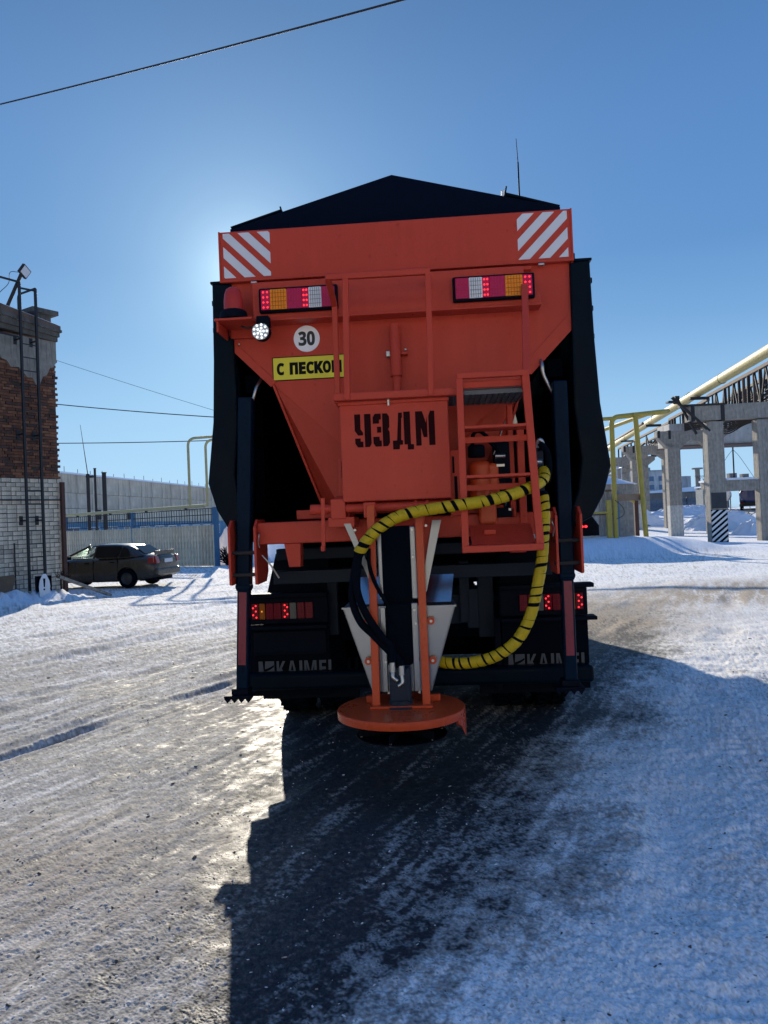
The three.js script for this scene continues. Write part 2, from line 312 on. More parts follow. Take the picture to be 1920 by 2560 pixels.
// heaps of cleared snow
for (const [x, z, sx, sz, hh, seed] of [[-7.3, -39, 1.5, 1.7, 1.75, 1], [-4.6, -41, 2.4, 2, 1.6, 2], [20.9, -63, 2.2, 2, .95, 3], [23.2, -55, 2.4, 1.8, .8, 4], [26.5, -61, 3.6, 2.4, .75, 5], [22.6, -46.5, 2.3, 1.5, .7, 6], [29, -74, 4.2, 2.6, .7, 7]]) {
  const g = new THREE.PlaneGeometry(2, 2, 56, 56).rotateX(-Math.PI / 2), p = g.attributes.position, y0 = gy(x, z);
  for (let i = 0; i < p.count; i++) { const u = p.getX(i), v = p.getZ(i), d = Math.hypot(u, v), wx = u * sx, wz = v * sz, k = clamp(1.05 - d * (1 + .16 * n2(Math.atan2(v, u) * 1.4, seed)), 0, 1), e = sm(k, 0, .75); p.setXYZ(i, wx, (hh + .2) * e * (1 + .16 * n2b(wx * 1.3 + seed * 9, wz * 1.3) + .09 * Math.abs(n2(wx * 3.4, wz * 3.4 + seed))) + .03 * e * n2c(wx * 9, wz * 9) - .2, wz); }
  g.computeVertexNormals(); const o = obj('snow_heap', [g], M.snow); o.position.set(x, y0, z); tag(o, null, null, null, 'structure');
}
// loose crumbs of ice and frozen dirt
{
  const R = rng(77), N = 9000, lump = new THREE.IcosahedronGeometry(1, 0), p = lump.attributes.position, seen = {};
  for (let i = 0; i < p.count; i++) { const key = [p.getX(i), p.getY(i), p.getZ(i)].map((w) => w.toFixed(3)).join(), k = (seen[key] ??= .62 + .7 * R()); p.setXYZ(i, p.getX(i) * k, p.getY(i) * k * .62, p.getZ(i) * k); }
  lump.computeVertexNormals();
  const im = new THREE.InstancedMesh(lump, std([1, 1, 1], .85), N), mt = new THREE.Matrix4(), rot = new THREE.Matrix4(), c = new THREE.Color();
  for (let i = 0; i < N; i++) {
    const r = 2.1 + 9 * Math.pow(R(), 1.6), a = (R() - .5) * 62 * D2R, x = Math.sin(a) * r, z = -Math.cos(a) * r, lit = 1 - sm(x + .12 * (-z - 2.57), -.9, -.3), big = R() < .02 + .05 * sm(x, .2, 1);
    if (lit < .5 && R() < .72) { R(); continue; }
    const s = (big ? .006 + .010 * R() * R() : .0016 + .0045 * Math.pow(R(), 2)) * (.6 + .4 * Math.min(1, r / 4));
    rot.makeRotationY(R() * 6); mt.makeRotationX((R() - .5) * .9).premultiply(rot).scale(V(s * (.8 + 1.1 * R()), s * (.7 + .6 * R()), s)).setPosition(x, gy(x, z) + s * .12, z); im.setMatrixAt(i, mt);
    const w = R(); if (big || w < .22) c.setRGB(.07, .052, .036); else if (w < .5) c.setRGB(.30, .27, .23); else c.setRGB(.66, .65, .63);
    im.setColorAt(i, c);
  }
  im.name = 'ice_crumbs'; scene.add(tag(im, 'loose crumbs of ice and frozen dirt scattered over the icy yard', 'ice crumbs', null, 'stuff'));
}

// ---------------------------------------------------------------- brick building at the left
const BC = V(-8.75, 0, -21), BT = Math.acos(.5615);
{
  const b = thing('brick_building', 'old brick building with whitewashed lower wall and peeling plaster behind the ladder', 'building', BC.toArray(), BT);
  const L = 6.5, D = 7, R = rng(3);
  const wall = obj('wall', [bx(-L, -.03, -.4, 6.9, -D, -.045, 0)], M.mortar, b);
  const whites = [std([.74, .66, .54], .85, 0, { map: concreteTex, bumpMap: fineBump, bumpScale: .004 }), std([.64, .57, .47], .88, 0, { map: concreteTex, bumpMap: fineBump, bumpScale: .004 }), std([.80, .71, .58], .85, 0, { map: concreteTex, bumpMap: fineBump, bumpScale: .004 }), std([.50, .45, .38], .9, 0, { map: concreteTex, bumpMap: fineBump, bumpScale: .004 })];
  const sizes = [.248, .118].flatMap((w) => [0, .005, .01].map((p) => clean(bx(0, w, 0, .101, -.05, p, .008))));
  let count = 0; const rest = [];
  for (let r = 0; r < 30; r++) {
    const y = -.3 + r * .1145; let x = 0, i = 0;
    if (r % 2) { const m = new THREE.Mesh(sizes[3 + (r % 3)], whites[r % 4]); m.name = 'brick'; m.position.set(-.118, y, 0); if (y > .1) { wall.add(m); count++; } x = -.128; }
    while (x > -L + .3) {
      const wide = R() < .82, w = wide ? .248 : .118; x -= w + .010;
      const geo = sizes[(wide ? 0 : 3) + Math.floor(R() * 3)], mat = whites[Math.floor(R() * R() * 4)];
      const px = x + .01, py = y + (R() - .5) * .006;
      if (x > -2.05 && y > .1 && count < 300) { const m = new THREE.Mesh(geo, mat); m.name = 'brick'; m.position.set(px, py, 0); m.rotation.z = (R() - .5) * .02; wall.add(m); count++; }
      else rest.push(geo.clone().translate(px, py, 0));
    }
  }
  const far = obj('brick_course', rest, whites[1], wall); tag(far, null, null, null, 'stuff');
  const reds = [[], [], [], []];
  for (let r = 0; r < 50; r++) {
    const y = 3.135 + r * .0755; let x = r % 2 ? -.06 : 0;
    while (x > -L + .3) {
      const wide = R() < .6, w = wide ? .248 : .118; x -= w + .01; if (R() < .035) continue;
      const jag = (x > -.3 ? (R() - .45) * .05 : 0), pr = (R() - .5) * .03;
      reds[Math.floor(R() * 4)].push(bx(x + .01, x + .01 + w + jag, y, y + .0655, -.06, pr, 0).rotateZ((R() - .5) * .004));
    }
  }
  const redC = [[.20, .085, .05], [.14, .06, .04], [.25, .115, .065], [.09, .05, .04]];
  reds.forEach((l, i) => tag(obj('brick_course', l, std(redC[i], .92, 0, { map: concreteTex, bumpMap: fineBump, bumpScale: .006 }), wall), null, null, null, 'stuff'));
  const edge = [[-.005, 6.86], [-.005, 6.3], [-.1, 6.16], [-.2, 6.12], [-.3, 5.92], [-.42, 5.86], [-.5, 5.66], [-.62, 5.62], [-.72, 5.8], [-.86, 5.78], [-.98, 5.92], [-1.1, 6.03], [-1.3, 6.0], [-1.42, 6.16], [-1.55, 6.2], [-1.62, 6.4], [-1.75, 6.3], [-1.9, 6.05], [-2.4, 6.1], [-3, 5.8], [-4, 6.1], [-5.2, 5.9], [-6.4, 6.2], [-6.4, 6.86]];
  obj('plaster', [prism(edge, -.05, .022)], M.plaster, b);
  const cn = obj('cornice', [bx(-L, .02, 6.86, 6.98, -D, .08), bx(-L, .04, 6.98, 7.1, -D, .15), bx(-L, .07, 7.1, 7.17, -D, .22)], M.cornice, b);
  const rf = obj('roof', [bx(-L, .05, 7.17, 7.28, -D, .19)], M.rustSteel, b);
  const sl = obj('snow_ledge', [bx(-L, .02, 7.28, 7.31, -.6, .14, .012), bx(-L, .0, 7.1, 7.115, .155, .215, .006)], M.snow, b);
  for (const m of [cn, rf, sl]) { const a = m.geometry.attributes.position; for (let i = 0; i < a.count; i++) a.setY(i, a.getY(i) - a.getX(i) * lerp(.07, .17, sm(a.getY(i), 6.95, 7.3))); m.geometry.computeVertexNormals(); }
  obj('chimney', [bx(-.42, .02, 7.3, 7.62, -.75, -.2), bx(-.6, .16, 7.62, 7.74, -.9, -.05)], M.cornice, b);
  obj('drain_pipe', [rod([-L, 2.56, .05], [-.02, 2.56, .05], .018)], M.ladder, b);
  obj('iron_rod', [rod([-1.4, -.1, .06], [-1.4, 1.45, .06], .018)], M.ladder, b);
  obj('corner_post', [bx(-.05, .05, -.4, 3.04, .02, .12)], M.brownPost, b);
  tag(b, null, null);
  const toB = (x, y, z) => { const p = V(x, y, z).applyAxisAngle(V(0, 1, 0), BT).add(BC); return [p.x, p.y, p.z]; };
  const l = thing('wall_ladder', 'dark steel fire ladder with hand loops fixed to the brick wall', 'ladder', BC.toArray(), BT);
  for (const x of [-1.17, -.73]) obj('rail', [bx(x - .03, x + .03, x < -1 ? .2 : .35, 8.12 - (x < -1 ? -.05 : .02), .27, .33)], M.ladder, l);
  for (let y = .72; y < 6.7; y += .345) obj('rung', [rod([-1.17, y, .3], [-.73, y, .3], .014)], M.ladder, l);
  for (const y of [2.02, 4.25, 6.72]) for (const x of [-1.17, -.73]) obj('bracket', [bx(x - .015, x + .015, y - .02, y + .02, 0, .3), bx(x - .05, x + .05, y - .12, y + .12, 0, .025)], M.ladder, l);
  obj('hand_loop', bent([[-.73, 7.0, -.5], [-.73, 8.1, -.5], [-.73, 8.1, .3]], .028, .12), M.ladder, l);
  obj('hand_loop', bent([[-1.17, 8.17, .3], [-2.3, 8.2, .3], [-2.3, 7.2, .0]], .028, .12), M.ladder, l);
  obj('hand_loop', bent([[-1.17, 8.02, .3], [-.73, 8.04, .3]], .026, .02), M.ladder, l);
  obj('cage_bar', bent([[-1.17, 6.74, .3], [-2.4, 6.78, .35], [-2.4, 6.78, 0]], .025, .1), M.ladder, l);
  const f = thing('flood_light', 'square flood light on a slanted steel arm above the roof edge', 'flood light', toB(-1.45, 7.2, -.1), BT);
  obj('arm', [rod([0, 0, 0], [.36, 1.22, .4], .045)], M.darkSteel, f);
  const head = obj('lamp_head', [bx(-.15, .15, -.13, .13, -.05, .03)], M.darkSteel, f); head.position.set(.42, 1.27, .44); head.rotation.set(.35, .25, -.55);
  const lens = obj('lens', [bx(-.125, .125, -.105, .105, .03, .036, 0)], M.refl, head);
  obj('cable', pipe([[.3, 1.24, .36], [.1, 1.2, .3], [.05, .9, .3], [-.2, .55, .2], [-.28, .05, 0]], .008, 24, 6), M.wire, f);
  // things lying in the snow at the foot of the wall
  const s = thing('warning_board', 'white pointed board with a black exclamation mark stuck in snow', 'sign board', [-8.55, gy(-8.55, -19.3) - .06, -19.3], .75);
  const shp = [[-.1, 0], [.12, 0], [.15, .3], [.13, .45], [.05, .62], [-.03, .62], [-.1, .45], [-.12, .3]];
  const bd = obj('board', [prism(shp, -.015, .015, .004)], M.white, s); bd.rotation.x = -.22; bd.rotation.z = -.1;
  obj('exclamation_mark', [prism([[-.012, .28], [.018, .28], [.03, .5], [-.028, .5]], .0155, .018), prism([[-.018, .2], [.02, .2], [.02, .245], [-.018, .245]], .0155, .018)], M.black, bd);
  const c = thing('tipped_box', 'dark open box half buried behind the white pointed board', 'box', [-8.75, gy(-8.75, -19.75) - .05, -19.75], .6);
  obj('shell', [bx(-.2, .16, 0, .42, -.02, 0), bx(-.2, -.18, 0, .42, 0, .2), bx(.14, .16, 0, .42, 0, .2), bx(-.2, .16, .4, .42, 0, .2)], M.black, c);
  const pl = thing('roof_board', 'long grey board leaning from the snow pile to the ground near the car', 'board', [-8.35, gy(-8.35, -19.9), -19.9], .75);
  const pb = obj('board', [bx(-.1, 1.35, -.02, .02, -.12, .12)], M.rustSteel, pl); pb.rotation.z = -.42; pb.position.y = .42;
  const pe = obj('trim', [bx(-.1, 1.36, -.03, .045, .12, .15)], M.plaster, pb);
  const tw = thing('dry_twigs', 'small dark twig tangle on the board by the wall', 'twigs', [-8.45, gy(-8.45, -20.1) + .3, -20.1]);
  { const q = rng(9), g = []; for (let i = 0; i < 26; i++) { const a = V((q() - .5) * .2, 0, (q() - .5) * .2), e = a.clone().add(V((q() - .35) * .4, q() * .28, (q() - .5) * .3)); g.push(rod(a, e, .007, 5, .004)); } g.push(rod([0, -.3, 0], [0, .05, 0], .02, 6)); obj('stem', g, M.black, tw); }
  const cb = thing('cardboard_piece', 'brown piece of cardboard standing in the snow left of the ladder', 'cardboard', [-9.15, gy(-9.15, -18.7) - .05, -18.7], .8);
  const cp = obj('sheet', [prism([[-.2, .05], [-.08, 0], [.1, .03], [.22, .32], [.18, .42], [-.18, .4], [-.24, .3]], -.01, .01)], std([.16, .115, .075], .9, 0, { map: grime }), cb); cp.rotation.x = -.25;
}

// ---------------------------------------------------------------- fence, pipes and warehouse behind the car
function corrugated(w, h, pitch, dep) {
  const prof = []; for (let x = 0; x < w - 1e-6; x += pitch) prof.push([x, 0], [x + pitch * .36, 0], [x + pitch * .5, dep], [x + pitch * .86, dep]); prof.push([w, 0]);
  const p = []; for (let i = 0; i < prof.length - 1; i++) { const [a, za] = prof[i], [b, zb] = prof[i + 1]; p.push(a, 0, za, b, 0, zb, b, h, zb, a, 0, za, b, h, zb, a, h, za); }
  const g = new THREE.BufferGeometry(); g.setAttribute('position', new THREE.Float32BufferAttribute(p, 3)); g.computeVertexNormals(); return g;
}
{
  const A = V(-18.6, 0, -44.3), B = V(-7.85, 0, -35.85), L = A.distanceTo(B), turn = Math.atan2(-(B.z - A.z), B.x - A.x);
  const f = thing('sheet_fence', 'grey corrugated sheet fence with blue posts and barred top behind the car', 'fence', A.toArray(), turn);
  const R = rng(8), tones = [[.84, .70, .52], [.78, .66, .49], [.88, .74, .56], [.74, .62, .47]].map((c) => std(c, .6, 0, { map: concreteTex }));
  const sheets = [0, 1].map((k) => clean(corrugated(1.14, 1.93 - .01 * k, .228, .062 + .008 * k)));
  for (let i = 0, n = Math.round(L / 1.14); i < n; i++) { const m = new THREE.Mesh(sheets[i % 2], tones[Math.floor(R() * 4)]); m.name = 'sheet'; m.position.set(i * L / n, -.12 + (R() - .5) * .03, 0); f.add(m); }
  for (let x = L; x > 0; x -= 6.5) obj('post', [bx(x - (x > L - 1 ? .12 : .06), x + (x > L - 1 ? .14 : .06), -.4, 2.62, -.12, .06)], M.blueSteel, f);
  for (const y of [1.9, 2.27, 2.56]) obj('rail', [bx(0, L, y, y + .035, -.05, -.015)], M.darkSteel, f);
  const bar = clean(rod([0, 1.9, -.03], [0, 2.58, -.03], .016, 6));
  for (let x = .2; x < L - .1; x += .2) { const m = new THREE.Mesh(bar, M.darkSteel); m.name = 'bar'; m.position.x = x; f.add(m); }
  const gp = thing('gas_pipe', 'yellow gas pipe running along the top of the sheet fence', 'pipe', A.toArray(), turn);
  obj('pipe_run', [rod([0, 2.72, .02], [L - .6, 2.72, .02], .075, 12)], M.gasYellow, gp);
  for (let x = 2; x < L; x += 3.2) obj('clip', [bx(x - .04, x + .04, 2.58, 2.66, -.04, .08)], M.darkSteel, gp);
  const lp = thing('gas_pipe_loop', 'tall grey yellow pipe loops rising above the fence end', 'pipe', [-8.6, 2.7, -35.6]);
  for (const [x, z, t] of [[-.05, 1.0, 3.0], [.55, .2, 2.98]]) obj('pipe_loop', bent([[x, -.05, z], [x, t, z], [x + 6, t + .35, z - 1]], .06, .35, 12), M.gasYellow, lp);
  obj('pipe_loop', bent([[1.1, -.05, .1], [1.1, 2.95, .1], [7, 3.2, -1]], .06, .3, 10), M.gasYellow, lp);
}
{
  const A = V(-33.5, 0, -78), dir = V(6.4, 0, -43).normalize(), turn = Math.atan2(-dir.z, dir.x), H = 8.0;
  const w = thing('warehouse', 'long pale grey warehouse with stepped panel bands beyond the sheet fence', 'building', [A.x - dir.x * 22, 0, A.z - dir.z * 22], turn);
  const L = 120, m1 = std([.74, .63, .48], .9, 0, { map: concreteFar }), m2 = std([.64, .54, .42], .9, 0, { map: concreteFar }), m3 = std([.15, .30, .44], .85, 0, { map: concreteFar });
  obj('wall', [bx(0, L, -1, 2.9, -30, -.05, 0)], m3, w);
  const pan = clean(bx(0, 5.96, 0, 1.62, -.3, 0, .02)), pan2 = clean(bx(0, 5.96, 0, 1.96, -.3, .05, .02)), pan3 = clean(bx(0, 5.96, 0, 1.44, -.3, 0, .02));
  obj('wall_core', [bx(0, L, 2.9, H - .05, -30, -.2, 0)], m2, w);
  const R = rng(31), tone = [m1, m2, std([.68, .58, .46], .9, 0, { map: concreteFar }), std([.78, .67, .52], .9, 0, { map: concreteFar })];
  for (let i = 0; i < 20; i++) for (const [g, y, t] of [[pan3, 2.92, [0, 3, 0, 3]], [pan, 4.4, [1, 2, 1, 1]], [pan2, 6.04, [2, 1, 1, 2]]]) { const m = new THREE.Mesh(g, tone[t[Math.floor(R() * 4)]]); m.name = 'wall_panel'; m.position.set(i * 6, y, 0); w.add(m); }
  obj('roof', [bx(-.3, L + .3, H, H + .18, -30, .3, 0)], M.snow, w);
  for (let i = 0; i < 34; i++) { const x = 14 + i * 2.6; obj('roof_stake', [rod([x, H + .18, .1], [x, H + .45 + .35 * R(), .1], .03, 5)], M.darkSteel, w); }
  for (let i = 0; i < 14; i++) { const fr = obj('window', [bx(12 + i * 4.2, 14.6 + i * 4.2, 1.0, 2.4, -.12, .02)], M.white, w); obj('pane', [bx(12.1 + i * 4.2, 13.25 + i * 4.2, 1.1, 2.3, .02, .03, 0), bx(13.35 + i * 4.2, 14.5 + i * 4.2, 1.1, 2.3, .02, .03, 0)], std([.05, .09, .14], .15), fr); }
  obj('vent_window', [bx(31, 31.8, 3.2, 4.3, 0, .06), bx(38, 39, 3.2, 4.0, 0, .06)], M.darkSteel, w);
}
for (const [x, z, top, r, label] of [[-19.05, -50, 5.5, .11, 'dark pole carrying a thin whip mast left of two shorter pipes'], [-22.3, -60, 6.65, .09, 'slim pipe standing between the mast pole and the thick pipe'], [-21.6, -60, 6.3, .16, 'thick grey pipe, rightmost of the three poles by the warehouse']]) {
  const p = thing('utility_pole', label, 'pole', [x, 0, z]);
  obj('pole', [rod([0, -.3, 0], [0, top, 0], r, 10)], M.darkSteel, p);
  if (r === .11) { obj('mast', [rod([0, top, 0], [-.37, 8.7, 0], .03, 6, .012)], M.darkSteel, p); obj('bracket', [bx(-.1, .35, top - .25, top - .1, -.1, .1)], M.darkSteel, p); }
  else obj('cap', [rod([0, top, 0], [0, top + .06, 0], r * 1.25, 10)], M.darkSteel, p);
}
{
  const b = thing('dry_shrub', 'dark tangled dry shrub in front of the snow heap beside the blue post', 'shrub', [-7.35, gy(-7.35, -36.2), -36.2]), q = rng(4), g = [];
  for (let i = 0; i < 150; i++) { const a = q() * 6.3, s = V((q() - .5) * .3, q() * .1, (q() - .5) * .3), e = V(Math.cos(a) * (.2 + .5 * q()), .25 + .65 * q(), Math.sin(a) * (.2 + .4 * q())); g.push(...pipe([s, s.clone().lerp(e, .5).add(V((q() - .5) * .15, .05, 0)), e], .012, 4, 4)); }
  obj('branches', g, M.black, b);
}
// overhead wires
for (const [a, b, sag, r, label] of [
  [[-13, 12.16, -19.9], [7.15, 6.77, -5.2], .14, .016, 'thick black cable crossing the sky at the top left'],
  [[-24, 13.9, -46], [3, 4.3, -45], .25, .012, 'faint thin wire sloping down right, highest of three behind building'],
  [[-24, 10.15, -46], [2, 7.2, -45], .35, .03, 'dark wire sagging slightly, middle of three behind building'],
  [[-24, 7.3, -46], [-7.6, 6.75, -45], .1, .025, 'nearly level wire, lowest of three behind the brick building']]) {
  const p = []; for (let i = 0; i <= 16; i++) { const t = i / 16; p.push([lerp(a[0], b[0], t), lerp(a[1], b[1], t) - sag * 4 * t * (1 - t), lerp(a[2], b[2], t)]); }
  const o = obj('overhead_wire', pipe(p, r, 40, 6), M.wire); tag(o, label, 'wire', 'overhead wires');
}

// the sunlit workshop across the yard, behind the viewer: it throws warm light back on the lorry's tail
{
  const w = thing('workshop', 'long pale sunlit workshop across the yard behind the viewer', 'building', [-26, 0, 13], .03);
  const m = std([.72, .68, .60], .9, 0, { map: concreteTex });
  obj('wall', [bx(0, 54, -.3, 6.8, 0, 14, 0)], m, w); obj('roof', [bx(-.3, 54.3, 6.8, 7.05, -.3, 14.3, 0)], M.snow, w);
  for (let i = 0; i < 9; i++) { const f = obj('window', [bx(2 + i * 6, 4.4 + i * 6, 3.4, 5.6, -.05, .05)], M.white, w); obj('pane', [bx(2.1 + i * 6, 4.3 + i * 6, 3.5, 5.5, -.06, -.05, 0)], std([.05, .07, .09], .15), f); }
}

// ---------------------------------------------------------------- lorry and sand spreader: both in the lorry's own axes, origin on the ground under its tail, z to the rear
const LORRY = [.1467, 0, -5], YAW = -4 * D2R;
const canvasTex = (w, h, draw) => { const c = document.createElement('canvas'); c.width = w; c.height = h; const g = c.getContext('2d'); draw(g, w, h); const t = new THREE.CanvasTexture(c); t.colorSpace = THREE.SRGBColorSpace; t.magFilter = THREE.LinearFilter; t.anisotropy = 8; return t; };
function decal(name, w, h, tex, x, y, z, rough, parent) { const m = new THREE.Mesh(new THREE.PlaneGeometry(w, h), new THREE.MeshPhysicalMaterial({ map: tex, roughness: rough, specularIntensity: .1 })); m.name = name; m.position.set(x, y, z); parent.add(m); return m; }
const stretched = (g, text, x, y, w, h, font, bold) => { g.save(); g.font = font; g.textBaseline = 'alphabetic'; const q = g.measureText(text), a = q.actualBoundingBoxAscent, b = q.actualBoundingBoxDescent, l = q.actualBoundingBoxLeft, r = q.actualBoundingBoxRight; g.translate(x, y); g.scale(w / (r + l), h / (a + b)); g.fillText(text, l, a); if (bold) { g.lineWidth = bold; g.lineJoin = 'miter'; g.strokeStyle = g.fillStyle; g.strokeText(text, l, a); } g.restore(); };
// rear lamp: housing, lens pieces, lit diodes; laid out from its outer end
function lamp(parent, x0, x1, y0, y1, z, mirror, dim, layout) {
  const l = obj('rear_lamp', [bx(x0 - .012, x1 + .012, y0 - .012, y1 + .012, z - .04, z, .012)], M.black, parent), w = x1 - x0;
  for (const [a, b, kind, lit] of layout) {
    const p = mirror ? x1 - b * w : x0 + a * w, q = mirror ? x1 - a * w : x0 + b * w, rows = 3, bar = [];
    const mat = { r: dim ? M.dimRed : M.plasticRed, a: dim ? M.dimAmber : M.plasticAmber, w: dim ? M.dimWhite : M.plasticWhite }[kind];
    bar.push(bx(p, q, y0 + .003, y1 - .003, z - .002, z + .010, .004));
    if (!lit) for (let i = 0; i < rows; i++) for (let k = 0, n = Math.max(1, Math.round((q - p) / .02)); k < n; k++) bar.push(bx(p + .004 + (q - p - .008) * k / n, p + .004 + (q - p - .008) * (k + .84) / n, lerp(y0, y1, (i + .08) / rows), lerp(y0, y1, (i + .92) / rows), z + .008, z + .0125, .002));
    obj('lens', bar, mat, l);
    if (kind !== 'r' && !dim) { const g = []; for (let i = 1; i < 6; i++) g.push(bx(lerp(p, q, i / 6) - .0012, lerp(p, q, i / 6) + .0012, y0 + .006, y1 - .006, z + .012, z + .0145, 0)); for (let i = 1; i < 5; i++) g.push(bx(p + .004, q - .004, lerp(y0, y1, i / 5) - .0011, lerp(y0, y1, i / 5) + .0011, z + .012, z + .014, 0)); obj('lens_grid', g, kind === 'a' ? M.dimAmber : M.dimWhite, l); }
    if (lit) { const g = [], R = rng(Math.round(a * 90)); for (const [u, v] of lit) g.push(new THREE.SphereGeometry(.0062, 10, 6).translate(lerp(p, q, mirror ? 1 - u : u), lerp(y0, y1, v), z + .011)); obj('led_cluster', g, kind === 'a' ? M.ledAmber : M.ledRed, l); }
  }
  return l;
}
{
  const t = thing('dump_lorry', 'black dump lorry seen from behind with a gabled tarpaulin and flared side rims', 'lorry', LORRY, YAW);
  // body: flared U-section trough with an outer rim at the tail
  const out = [[-1.215, 3.215], [-1.225, 2.7], [-1.243, 2.3], [-1.292, 1.9], [-1.24, 1.72], [-1.16, 1.58], [-1.0, 1.5]], inn = [[-1.0, 1.56], [-1.11, 1.66], [-1.18, 1.78], [-1.21, 1.92], [-1.16, 2.3], [-1.15, 2.7], [-1.15, 3.215]];
  const mir = (l) => l.map(([x, y]) => [-x + .012, y]).reverse();
  const shell = [...out, ...mir(out), ...mir(inn), ...inn];
  obj('body_shell', [prism(shell, -6.3, -.1)], M.navy, t);
  const rimIn = [[-1.02, 1.6], [-1.08, 1.75], [-1.11, 1.95], [-1.075, 2.3], [-1.085, 2.7], [-1.09, 3.2]];
  obj('tail_rim', [prism([...out, ...rimIn], -.1, .03, .012)], M.navy, t);
  obj('tail_rim', [prism([...mir(rimIn), ...mir(out)], -.1, .03, .012)], M.navy, t);
  obj('rim_cap', [bx(-1.226, -1.09, 3.205, 3.222, -.12, .035), bx(1.1, 1.24, 3.205, 3.222, -.12, .035)], M.navy, t);
  obj('bolt', [3.08, 2.9, 2.72, 2.55].flatMap((y) => [bx(-1.238, -1.22, y, y + .035, -.08, -.03), bx(1.232, 1.25, y, y + .035, -.08, -.03)]), M.black, t);
  obj('headboard', [bx(-1.15, 1.16, 1.52, 3.3, -6.3, -6.2)], M.navy, t);
  obj('body_floor', [bx(-1.0, 1.0, 1.49, 1.53, -6.2, -.35)], M.inside, t);
  // inner side stays that the tail shows on both sides
  for (const s of [-1, 1]) obj('side_stay', [bx(s * 1.0 - .05, s * 1.0 + .05, 2.5, 2.62, -.5, -.1), bx(s * 1.06 - .04, s * 1.06 + .04, 1.7, 2.95, -.6, -.45)], M.inside, t);
  obj('tarpaulin', [prism([[-1.106, 3.575], [-1.106, 3.6], [-.012, 3.888], [1.075, 3.6], [1.075, 3.575]], -4.6, -.07, .006)], M.tarp, t);
  obj('tarpaulin_flap', [slab([-1.1, 3.606, -.075], [-.75, 3.702, -.075], [-.75, 3.698, -1.2], [-1.1, 3.603, -1.2], -.012), beam([-.752, 3.69, -.08], [-.762, 3.728, -.08], .01, .02)], M.black, t);
  obj('tarpaulin_flap', [slab([.72, 3.722, -.075], [1.075, 3.612, -.075], [1.075, 3.606, -1.2], [.72, 3.70, -1.2], .014), beam([.722, 3.69, -.08], [.735, 3.758, -.08], .01, .02)], M.black, t);
  obj('flap_end', [bx(.70, .722, 3.695, 3.735, -.09, -.07)], M.white, t);
  obj('side_bracket', [bx(1.19, 1.26, 3.2, 3.5, -.9, -.8), bx(1.2, 1.245, 3.4, 3.62, -.92, -.84, .02), bx(1.25, 1.3, 3.46, 3.55, -.9, -.84)], M.black, t);
  obj('bracket_head', [new THREE.SphereGeometry(.05, 12, 8).scale(.9, 1.3, 1).translate(1.19, 3.57, -.86)], M.white, t);
  obj('antenna', [beam([1.2, 3.1, -5], [1.43, 3.2, -5], .03, .03), rod([1.413, 3.2, -5], [1.413, 6.15, -5], .011, 6), rod([1.413, 6.15, -5], [1.402, 6.46, -5], .006, 6, .004)], M.black, t);
  // cab, rails, underbody, wheels
  obj('cab', [bx(-1.24, 1.24, 1.0, 3.25, -8.9, -6.6, .12)], M.navy, t);
  obj('mirror', [bx(-1.5, -1.3, 2.1, 2.7, -8.6, -8.5), bx(1.3, 1.5, 2.1, 2.7, -8.6, -8.5)], M.black, t);
  obj('chassis_rail', [bx(-.46, -.38, .82, 1.1, -8.6, -.55), bx(.38, .46, .82, 1.1, -8.6, -.55)], M.chassis, t);
  obj('cross_member', [bx(-.95, .95, 1.2, 1.29, -.42, -.28), bx(-.95, .95, 1.36, 1.44, -.5, -.4), bx(-.38, .38, .85, 1.06, -.7, -.6)], M.chassis, t);
  obj('underbody', [bx(-.9, .9, 1.12, 1.46, -6, -.9), bx(-.36, .36, .62, 1.1, -5, -1.1), bx(-1.1, 1.12, .75, 1.0, -.95, -.62)], M.inside, t);
  obj('air_tank', [rod([.2, 1.0, -.75], [.58, 1.0, -.75], .11, 16), bx(.33, .4, .86, 1.3, -.62, -.55), bx(.46, .57, .75, 1.2, -.66, -.58), bx(-.62, -.55, .8, 1.25, -.64, -.56)], M.chassis, t);
  obj('fuel_tank', [bx(.75, 1.2, .5, 1.05, -6.2, -4.6, .08), bx(-1.2, -.75, .5, 1.05, -6.2, -5.0, .08)], M.chassis, t);
  for (const [z, dual] of [[-1.78, 1], [-3.12, 1], [-7.3, 0]]) for (const s of [-1, 1]) for (const k of dual ? [0, 1] : [0]) {
    const x = s * (1.07 - k * .34), prof = [[.28, -.12], [.43, -.135], [.5, -.12], [.515, -.06], [.515, .06], [.5, .12], [.43, .135], [.28, .12]];
    const lug = []; for (let i = 0; i < 30; i++) for (const q of [-1, 1]) { const b = bx(-.05, .05, .505, .53, -.02, .02, 0).rotateY(q * .5).translate(q * .065, 0, 0); b.rotateX(i / 30 * 2 * Math.PI + (q > 0 ? .1 : 0)); lug.push(b); }
    const w = obj('wheel', [lathe(prof, 40).rotateZ(Math.PI / 2), ...lug], M.rubber, t); w.position.set(x, .515, z);
    obj('rim', [lathe([[0, .02], [.12, .03], [.2, -.06], [.28, -.09], [.285, .1], [0, .1]], 24).rotateZ(Math.PI / 2)], M.chassis, w);
  }
  obj('axle', [rod([-1.1, .515, -1.78], [1.1, .515, -1.78], .09, 10), rod([-1.1, .515, -3.12], [1.1, .515, -3.12], .09, 10), new THREE.SphereGeometry(.2, 14, 10).translate(0, .52, -1.78)], M.inside, t);
  // tail panels, flaps, bumper
  obj('under_run_bar', [bx(-1.19, 1.215, .455, .575, -.6, -.46, .03)], M.navy, t);
